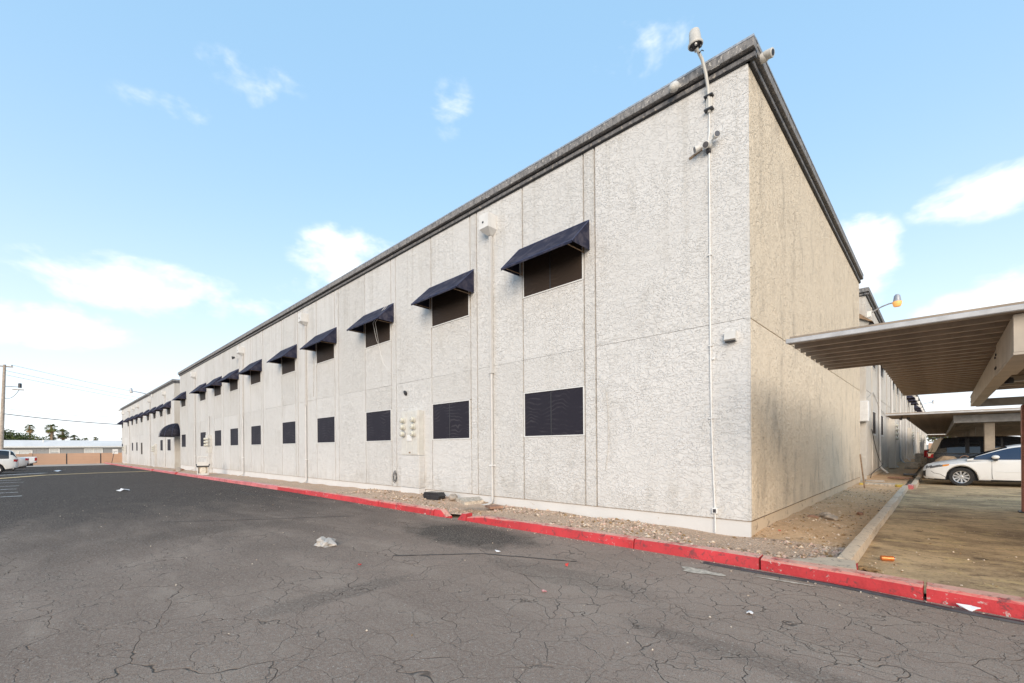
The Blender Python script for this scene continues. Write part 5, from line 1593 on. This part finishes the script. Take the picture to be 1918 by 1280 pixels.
def tree(name, loc, h, blobs, n, leaf, mats, label, cat='tree', group=None, seed=1, trunk_r=.22, parent_group=None):
    rnd = random.Random(seed)
    t = empty(name, loc, 0, label, cat, group)
    tm = MB().tube([(0, 0, 0), (.08, .05, h * .3), (.0, .12, h * .55)], [trunk_r, trunk_r * .75, trunk_r * .45], 9)
    for b in blobs:
        tm.tube([(0, .08, h * .42), (b[0] * .5, b[1] * .5, (h * .45 + b[2]) / 2), (b[0], b[1], b[2])], [trunk_r * .45, trunk_r * .3, trunk_r * .1], 6)
    tm.build('trunk', 'bark', t, smooth=50)
    per = {}
    for i in range(n):
        b = rnd.choice(blobs)
        while True:
            q = Vector((rnd.uniform(-1, 1), rnd.uniform(-1, 1), rnd.uniform(-1, 1)))
            if .25 < q.length < 1: break
        q *= (1 + .25 * math.sin(q.x * 9 + b[0]) * math.sin(q.z * 7))
        p_ = Vector((b[0] + q.x * b[3], b[1] + q.y * b[3], b[2] + q.z * b[3] * .75))
        nrm = (q + Vector((rnd.gauss(0, .6), rnd.gauss(0, .6), rnd.gauss(.3, .6)))).normalized()
        u = nrm.cross(Vector((rnd.gauss(0, 1), rnd.gauss(0, 1), rnd.gauss(0, 1)))).normalized(); v = nrm.cross(u)
        s_ = leaf * rnd.uniform(.5, 1.3)
        mb = per.setdefault(rnd.choices(mats[0], mats[1])[0], MB())
        mb.add([p_ - u * s_, p_ + v * s_ * .55, p_ + u * s_, p_ - v * s_ * .55], [(0, 1, 2, 3)])
    for k, mb in per.items():
        me = bpy.data.meshes.new('crown'); me.from_pydata(mb.v, [], mb.f); me.materials.append(MAT[k])
        link('crown', me, t)
    return t
GM = (['leaf_green', 'leaf_olive'], [3, 2])
tree('garden_tree', (-118, -14.0, -.3), 6.6, [(0, 0, 4.4, 2.2), (1.0, -1.6, 4.2, 2.0), (-.5, 1.8, 4.3, 1.9), (.2, .5, 5.0, 1.3)], 4200, .16, GM, 'leftmost dark green tree behind the mobile home roof', group='garden trees behind the mobile home', seed=3)
tree('garden_tree', (-120, -9.9, -.3), 5.6, [(0, 0, 3.9, 1.7), (.6, 1.7, 3.4, 1.5), (-.4, -1.4, 4.0, 1.7)], 3200, .15, GM, 'lower dark green tree behind the mobile home, next to the lone palm', group='garden trees behind the mobile home', seed=4)
tree('garden_tree', (-118, -19.5, -.3), 6.2, [(0, 0, 4.2, 2.2), (.6, 1.5, 3.5, 1.8), (-.4, -1.4, 3.5, 1.9)], 2800, .16, GM, 'dark green tree left of the power pole', group='garden trees behind the mobile home', seed=6)
# back of the parking lot
bks = [(2.5, 150, 6.0, 'leaf_olive', 'pale green tree at the far end of the dirt yard'), (8.5, 146, 6.5, 'leaf_green', 'green tree just right of the yard end'),
       (14, 95, 5.5, 'leaf_olive', 'olive green tree seen under the second carport roof'), (21, 84, 5.5, 'leaf_green', 'green tree at the right edge beyond the carports')]
for i, (x, y, h, mt, lab) in enumerate(bks):
    tree('garden_tree', (x, y, 0), h, [(0, 0, h * .62, h * .34), (h * .25, .5, h * .55, h * .3), (-h * .28, -.3, h * .55, h * .3), (.2, 0, h * .8, h * .22)], 2600, .20, ([mt, 'leaf_olive'], [3, 1]), lab, group='trees beyond the parking lot', seed=30 + i)
tree('oleander', (9.6, 45.5, 0), 6.0, [(0, 0, 4.6, 1.3), (1.6, .2, 4.7, 1.1), (-1.7, 0, 4.6, 1.1), (3.0, 0, 4.6, 1.1)], 2600, .11, (['leaf_green', 'leaf_olive', 'flower_red'], [3, 2, 2]), 'red-flowering oleander showing above the second carport roof', 'shrub', seed=44, trunk_r=.14)
bwl = empty('block_wall', (0, 130, 0), 0, 'low pale wall closing the far end of the parking lot', 'wall')
for k in range(14):
    MB().cbox(.2 + 3 * k, 3.17 + 3 * k, -.1, .1, -.1, 1.7, .015).build('wall_bay', 'block_wall', bwl)

# ------------------------------------------------------------------ yard clutter
def rock(name, loc, s, seed, mat, label, cat='rock', group=None, flat=.6):
    rnd = random.Random(seed)
    bm = bmesh.new(); bmesh.ops.create_icosphere(bm, subdivisions=2, radius=1)
    pl = [(Vector((rnd.gauss(0, 1), rnd.gauss(0, 1), rnd.gauss(0, 1))).normalized(), rnd.uniform(.55, .85)) for _ in range(9)]
    for v in bm.verts:
        for n_, d_ in pl:
            k = v.co.dot(n_)
            if k > d_: v.co -= n_ * (k - d_)
        v.co *= 1 + rnd.uniform(-.03, .03)
        v.co = Vector((v.co.x * s[0], v.co.y * s[1], v.co.z * s[2]))
    me = bpy.data.meshes.new(name); bm.to_mesh(me); bm.free(); me.materials.append(MAT[mat])
    o = link(name, me, None, loc); o.rotation_euler = (0, 0, rnd.uniform(0, 3))
    return tag(o, label, cat, group)
plain('rock_grey', (.36, .31, .26), .9, var=.25, scale=9, bump=.5, bscale=30)
plain('rock_red', (.34, .20, .14), .9, var=.25, scale=9, bump=.5, bscale=30)
rock('rock', (.36, 2.60, .06), (.12, .08, .05), 2, 'rock_red', 'reddish flat stone, leftmost in the dirt by the beige wall')
rock('rock', (.50, 2.95, .08), (.12, .10, .07), 3, 'rock_grey', 'middle grey stone in the dirt by the beige wall')
rock('rock', (.64, 2.62, .08), (.13, .10, .075), 4, 'rock_grey', 'large pale stone on the dirt beside the reddish one')
rock('rock', (.96, 3.78, .06), (.08, .06, .05), 5, 'rock_red', 'small square reddish stone towards the side kerb')
rock('rock', (-7.05, -.28, .17), (.20, .13, .10), 6, 'rock_grey', 'grey stone beside the black bait box at the white wall')
rock('rock', (-5.20, -.62, .09), (.11, .08, .06), 8, 'rock_red', 'reddish stone near the downspout outlet')
rock('rock', (-37.5, -1.0, -.02), (.45, .25, .18), 9, 'rock_red', 'reddish boulder left of the plastic chair')
rock('rock', (-36.6, -1.1, -.02), (.22, .18, .17), 10, 'rock_grey', 'grey stone against the reddish boulder')
# broken splash slab at the kerb gap
sb = MB().prism([(-5.62, -1.35), (-5.10, -1.52), (-4.98, -1.10), (-5.35, -.90)], 'z', 0, .07).build('concrete_slab', 'pale_concrete', None, loc=(0, 0, .055))
sb.rotation_euler = (R(3), R(3), 0); tag(sb, 'tilted pale concrete slab in the gap of the red kerb', 'slab')
sb2 = MB().prism([(-5.45, -.62), (-5.15, -.75), (-5.0, -.48), (-5.3, -.38)], 'z', 0, .05).build('concrete_slab', 'rock_red', None, loc=(0, 0, .08))
tag(sb2, 'small brown slab under the downspout outlet', 'slab')
# bait station
bb = empty('bait_box', (-7.62, -.46, .09), R(8), 'black plastic bait box on the gravel by the meter pillar', 'box')
mb = MB().prism([(-.24, 0), (.24, 0), (.29, .05), (.29, .10), (-.29, .10), (-.29, .05)], 'y', -.12, .12)
mb.build('tray', 'black_plastic', bb)
MB().prism([(-.30, .102), (.30, .102), (.24, .19), (-.24, .19)], 'y', -.13, .13).build('lid', 'black_plastic', bb)
MB().box(-.31, .31, -.137, .137, .094, .106).build('lip', 'dark_metal', bb)

plain('seat_dirt', (.36, .30, .23), .6, var=.25, scale=8)
# plastic garden chair stood up on its front edge with the seat facing out
ch = empty('plastic_chair', (-28.75, -1.28, zg(-28.7) + .055), R(72), 'dirty white moulded plastic chair tipped up beside the kerb', 'chair')
fr = MB()
fr.cbox(-.36, -.29, -.09, .05, 0, .50, .015); fr.cbox(.29, .36, -.09, .05, 0, .50, .015); fr.cbox(-.288, .288, -.085, .045, .0, .10, .015); fr.cbox(-.288, .288, -.085, .045, .43, .495, .015)
fr.build('seat_frame', 'white_plastic', ch)
MB().cbox(-.28, .28, -.02, .0, .101, .429, .004).build('seat_panel', 'seat_dirt', ch)
MB().lathe([(.20, 0), (.20, .01), (.17, .014)], (0, -.021, .26), (0, -1, 0), 20).build('seat_dish', 'cream_plastic', ch, smooth=40)
bkf = MB()
bkf.prism([(-.36, .502), (.36, .502), (.31, .70), (-.31, .70)], 'y', -.16, -.11)
bkf.cbox(-.31, -.24, -.15, -.10, .705, .92, .012); bkf.cbox(.24, .31, -.15, -.10, .705, .92, .012); bkf.cbox(-.31, .31, -.152, -.098, .922, .985, .012)
bkf.build('backrest', 'white_plastic', ch)
for sx in (-1, 1):
    MB().tube([(sx * .40, -.02, .56), (sx * .37, -.10, .50), (sx * .34, -.14, .44)], .035, 8).build('armrest', 'dark_metal', ch, smooth=40)
for sx in (-1, 1):
    for z in (.06, .46):
        MB().tube([(sx * .32, .05, z), (sx * .30, .40, z * .9 + .02)], [.035, .025], 8).build('leg', 'white_plastic', ch, smooth=40)
MB().box(-.33, .33, -.125, -.02, .44, .5015).build('shadow_lip', 'black_plastic', ch)  # black strip stands in for the shade under the backrest
ch.scale = (.78, 1, 1.12)

# leaning stick, yellow-ended slab, blocks along the yard
stk = MB().prism([(-.02, -.012), (.02, -.012), (.02, .012), (-.02, .012)], 'z', 0, 1.15).build('leaning_stake', 'rust_wood', None, loc=(.36, 10.78, .0))
stk.rotation_euler = (R(-4), R(-6), 0); tag(stk, 'brown wooden stake leaning against the end of the beige wall', 'stake')
ys_ = empty('threshold_slab', (.08, 12.1, .02), 0, 'low concrete slab with yellow painted ends across the dirt yard', 'slab')
MB().cbox(.12, .95, 0, .55, 0, .09, .01).build('slab', 'pale_concrete', ys_)
MB().cbox(.955, 1.15, -.003, .553, 0, .095, .01).build('yellow_end', 'kerb_yellow', ys_)
MB().cbox(.0, .115, .0, .55, 0, .095, .01).build('yellow_end', 'kerb_yellow', ys_)
plain('board_grey', (.40, .36, .32), .85, var=.2, scale=6)
def plank(name, loc, size, rz, mat, label, cat):
    o = MB().cbox(-size[0] / 2, size[0] / 2, -size[1] / 2, size[1] / 2, 0, size[2], .006).build(name, mat, None, loc=loc); o.rotation_euler = (0, 0, rz)
    return tag(o, label, cat)
plank('loose_board', (.35, 14.0, .06), (.55, .16, .05), .2, 'board_grey', 'grey board lying flat on the dirt in front of the hanging cable', 'board')
plank('loose_board', (.95, 16.6, .06), (.75, .30, .05), -.3, 'rock_red', 'reddish board on the dirt near the first downspout foot', 'board')
plank('loose_board', (1.15, 19.2, .07), (.45, .6, .06), .1, 'dark_metal', 'dark sheet lying beside the kerb in the yard', 'board')
plank('concrete_block', (.90, 27.5, .03), (.55, .9, .38), 0, 'old_concrete', 'grey concrete block by the second meter pillar', 'block')
plank('concrete_block', (1.25, 30.5, .03), (.6, .8, .28), 0, 'pale_concrete', 'pale low block stacked beside the yard kerb', 'block')
plank('concrete_block', (1.0, 38.0, .03), (.5, 1.0, .75), 0, 'old_concrete', 'taller block farther down the yard', 'block')
plank('concrete_block', (1.35, 36.0, .03), (.45, 1.0, .55), 0, 'pale_concrete', 'pale bench-like block beside the taller one', 'block')
# rubbish heap piled on something low behind the white sedan
hp = empty('rubbish_heap', (2.55, 17.35, 0), 0, 'heap of tan and blue rubbish bags between the white sedan and black vehicle', 'rubbish')
plain('bag_blue', (.10, .16, .26), .5, var=.25, scale=5)
plain('bag_tan', (.40, .31, .22), .7, var=.25, scale=5)
for i, (dx, dy, z, s, mt) in enumerate(((-.1, 0, .55, (.55, .35, .50), 'bag_tan'), (.55, .05, .50, (.5, .35, .48), 'bag_tan'), (-.55, 0, .40, (.25, .3, .40), 'black_plastic'), (1.2, 0, .5, (.45, .35, .50), 'bag_blue'), (.5, -.1, .78, (.35, .2, .16), 'black_plastic'))):
    o = rock('bag', (0, 0, 0), s, 60 + i, mt, None); o.parent = hp; o.location = (dx, dy, z)
    for kk in ('label', 'category'):
        if kk in o: del o[kk]
MB().lathe([(.13, 0), (.15, .004), (.15, .016), (.13, .02), (.13, 0)], (.28, -.42, .86), (0, -1, .2), 20, cap=False).build('hoop', 'rock_red', hp)

# ------------------------------------------------------------------ litter on the road
def crumpled(name, loc, s, seed, mat, label, cat='litter', rz=0.0, ragged=.35):
    rnd = random.Random(seed)
    bm = bmesh.new(); bmesh.ops.create_icosphere(bm, subdivisions=3, radius=1)
    for v in bm.verts:
        c = v.co
        f = 1 + ragged * (math.sin(c.x * 5 + seed) * math.sin(c.y * 4.3 + 2) + .5 * math.sin(c.z * 9 + c.x * 7)) + rnd.uniform(-.06, .06)
        z = max(c.z, -.12)
        v.co = Vector((c.x * f * s[0], c.y * f * s[1], (z + .12) * s[2] * (.7 + .5 * math.sin(c.x * 3 + seed * 2) ** 2)))
    me = bpy.data.meshes.new(name); bm.to_mesh(me); bm.free(); me.materials.append(MAT[mat]); me.shade_smooth(); me.set_sharp_from_angle(angle=R(30))
    o = link(name, me, None, loc); o.rotation_euler = (0, 0, rz)
    return tag(o, label, cat)
plain('bag_white', (.44, .41, .375), .5, var=.15, scale=8, dirt=((.34, .29, .25), .5))
plain('paper_white', (.74, .74, .75), .8, var=.06)
plain('orange_can', (.60, .19, .05), .35, .4, var=.2, scale=12)
crumpled('plastic_bag', (-4.55, -4.72, .0), (.15, .11, .11), 3, 'bag_white', 'crumpled off-white plastic bag lying on the asphalt in the foreground', rz=.5)
def scrap(loc, s, seed, mat, label, z0=.006, up=.02):
    rnd = random.Random(seed); n = 9
    ring = [((1 + rnd.uniform(-.3, .3)) * math.cos(2 * math.pi * k / n) * s[0], (1 + rnd.uniform(-.3, .3)) * math.sin(2 * math.pi * k / n) * s[1], rnd.uniform(0, up)) for k in range(n)]
    vs = ring + [(a, b, c + .006) for a, b, c in ring] + [(0, 0, up * .8), (0, 0, up * .8 + .006)]
    fs = [(k, (k + 1) % n, n + (k + 1) % n, n + k) for k in range(n)] + [(2 * n, (k + 1) % n, k) for k in range(n)] + [(2 * n + 1, n + k, n + (k + 1) % n) for k in range(n)]
    o = MB().add(vs, fs).build('litter_scrap', mat, None, loc=(loc[0], loc[1], zg(loc[0]) + z0))
    return tag(o, label, 'litter', 'scraps on the ground')
plain('plastic_red', (.55, .05, .04), .5, var=.2)
scrap((-19.4, -5.65), (.22, .16), 1, 'paper_white', 'white paper carton lying midway down the dark asphalt', up=.09)
scrap((-48.5, -6.9), (.45, .28), 2, 'paper_white', 'white scrap just beyond the yellow line', up=.12)
scrap((-3.05, -4.95), (.02, .02), 4, 'plastic_red', 'tiny red chip to the right of the plastic bag')
scrap((-1.15, -3.25), (.022, .02), 5, 'plastic_red', 'tiny red chip on the asphalt near the kerb gap', up=.03)
scrap((-.72, -4.2), (.03, .018), 6, 'kerb_pink', 'pink chip of kerb paint in the mid foreground')
scrap((-2.3, -3.3), (.06, .025), 7, 'paper_white', 'pale sliver of paper on the damp patch by the kerb gap')
scrap((.95, -3.45), (.03, .03), 8, 'paper_white', 'small pale fleck on the asphalt before the kerb junction')
scrap((2.32, -2.10), (.07, .03), 12, 'paper_white', 'torn white scrap at the foot of the red kerb on the right', up=.05)
scrap((.25, .60), (.02, .02), 14, 'plastic_red', 'tiny red chip on the dirt beside the corner of the beige wall', z0=.06)
can = empty('drink_can', (1.66, -.44, .045), R(20), 'crushed orange drink can lying on the stained lot', 'can')
MB().lathe([(.024, 0), (.032, .008), (.033, .05), (.030, .07), (.033, .10), (.033, .125), (.024, .135)], (-.065, 0, 0), (1, 0, 0), 16).build('body', 'orange_can', can, smooth=40)
MB().lathe([(.026, .134), (.024, .140), (.02, .136)], (-.065, 0, 0), (1, 0, 0), 16).build('rim', 'chrome', can)
# dark rubber strip along the kerb foot
rs = MB()
n = 60; vs = []
for i in range(n + 1):
    x = .02 + (7.0 - .02) * i / n; y = kerb_y(x) - .20 - .03 * math.sin(i * .4) + .1 * max(0, 1 - i / 10) * 0
    w_ = .028
    vs += [(x, y - w_, .004), (x, y - w_ * .8, .022), (x, y + w_ * .8, .022), (x, y + w_, .004)]
fs = [(i * 4 + j, i * 4 + j + 1, (i + 1) * 4 + j + 1, (i + 1) * 4 + j) for i in range(n) for j in range(3)] + [(0, 1, 2, 3), (4 * n + 3, 4 * n + 2, 4 * n + 1, 4 * n)]
plain('strip_rubber', (.05, .046, .05), .5, var=.3, scale=8)
tag(rs.add(vs, fs).build('edge_strip', 'strip_rubber'), 'long dark rubber strip lying along the foot of the red kerb', 'strip')
crumpled('dry_leaves', (1.52, -1.12, .02), (.10, .08, .03), 9, 'leaf_litter', 'small pile of dry leaves at the kerb junction', 'leaves')
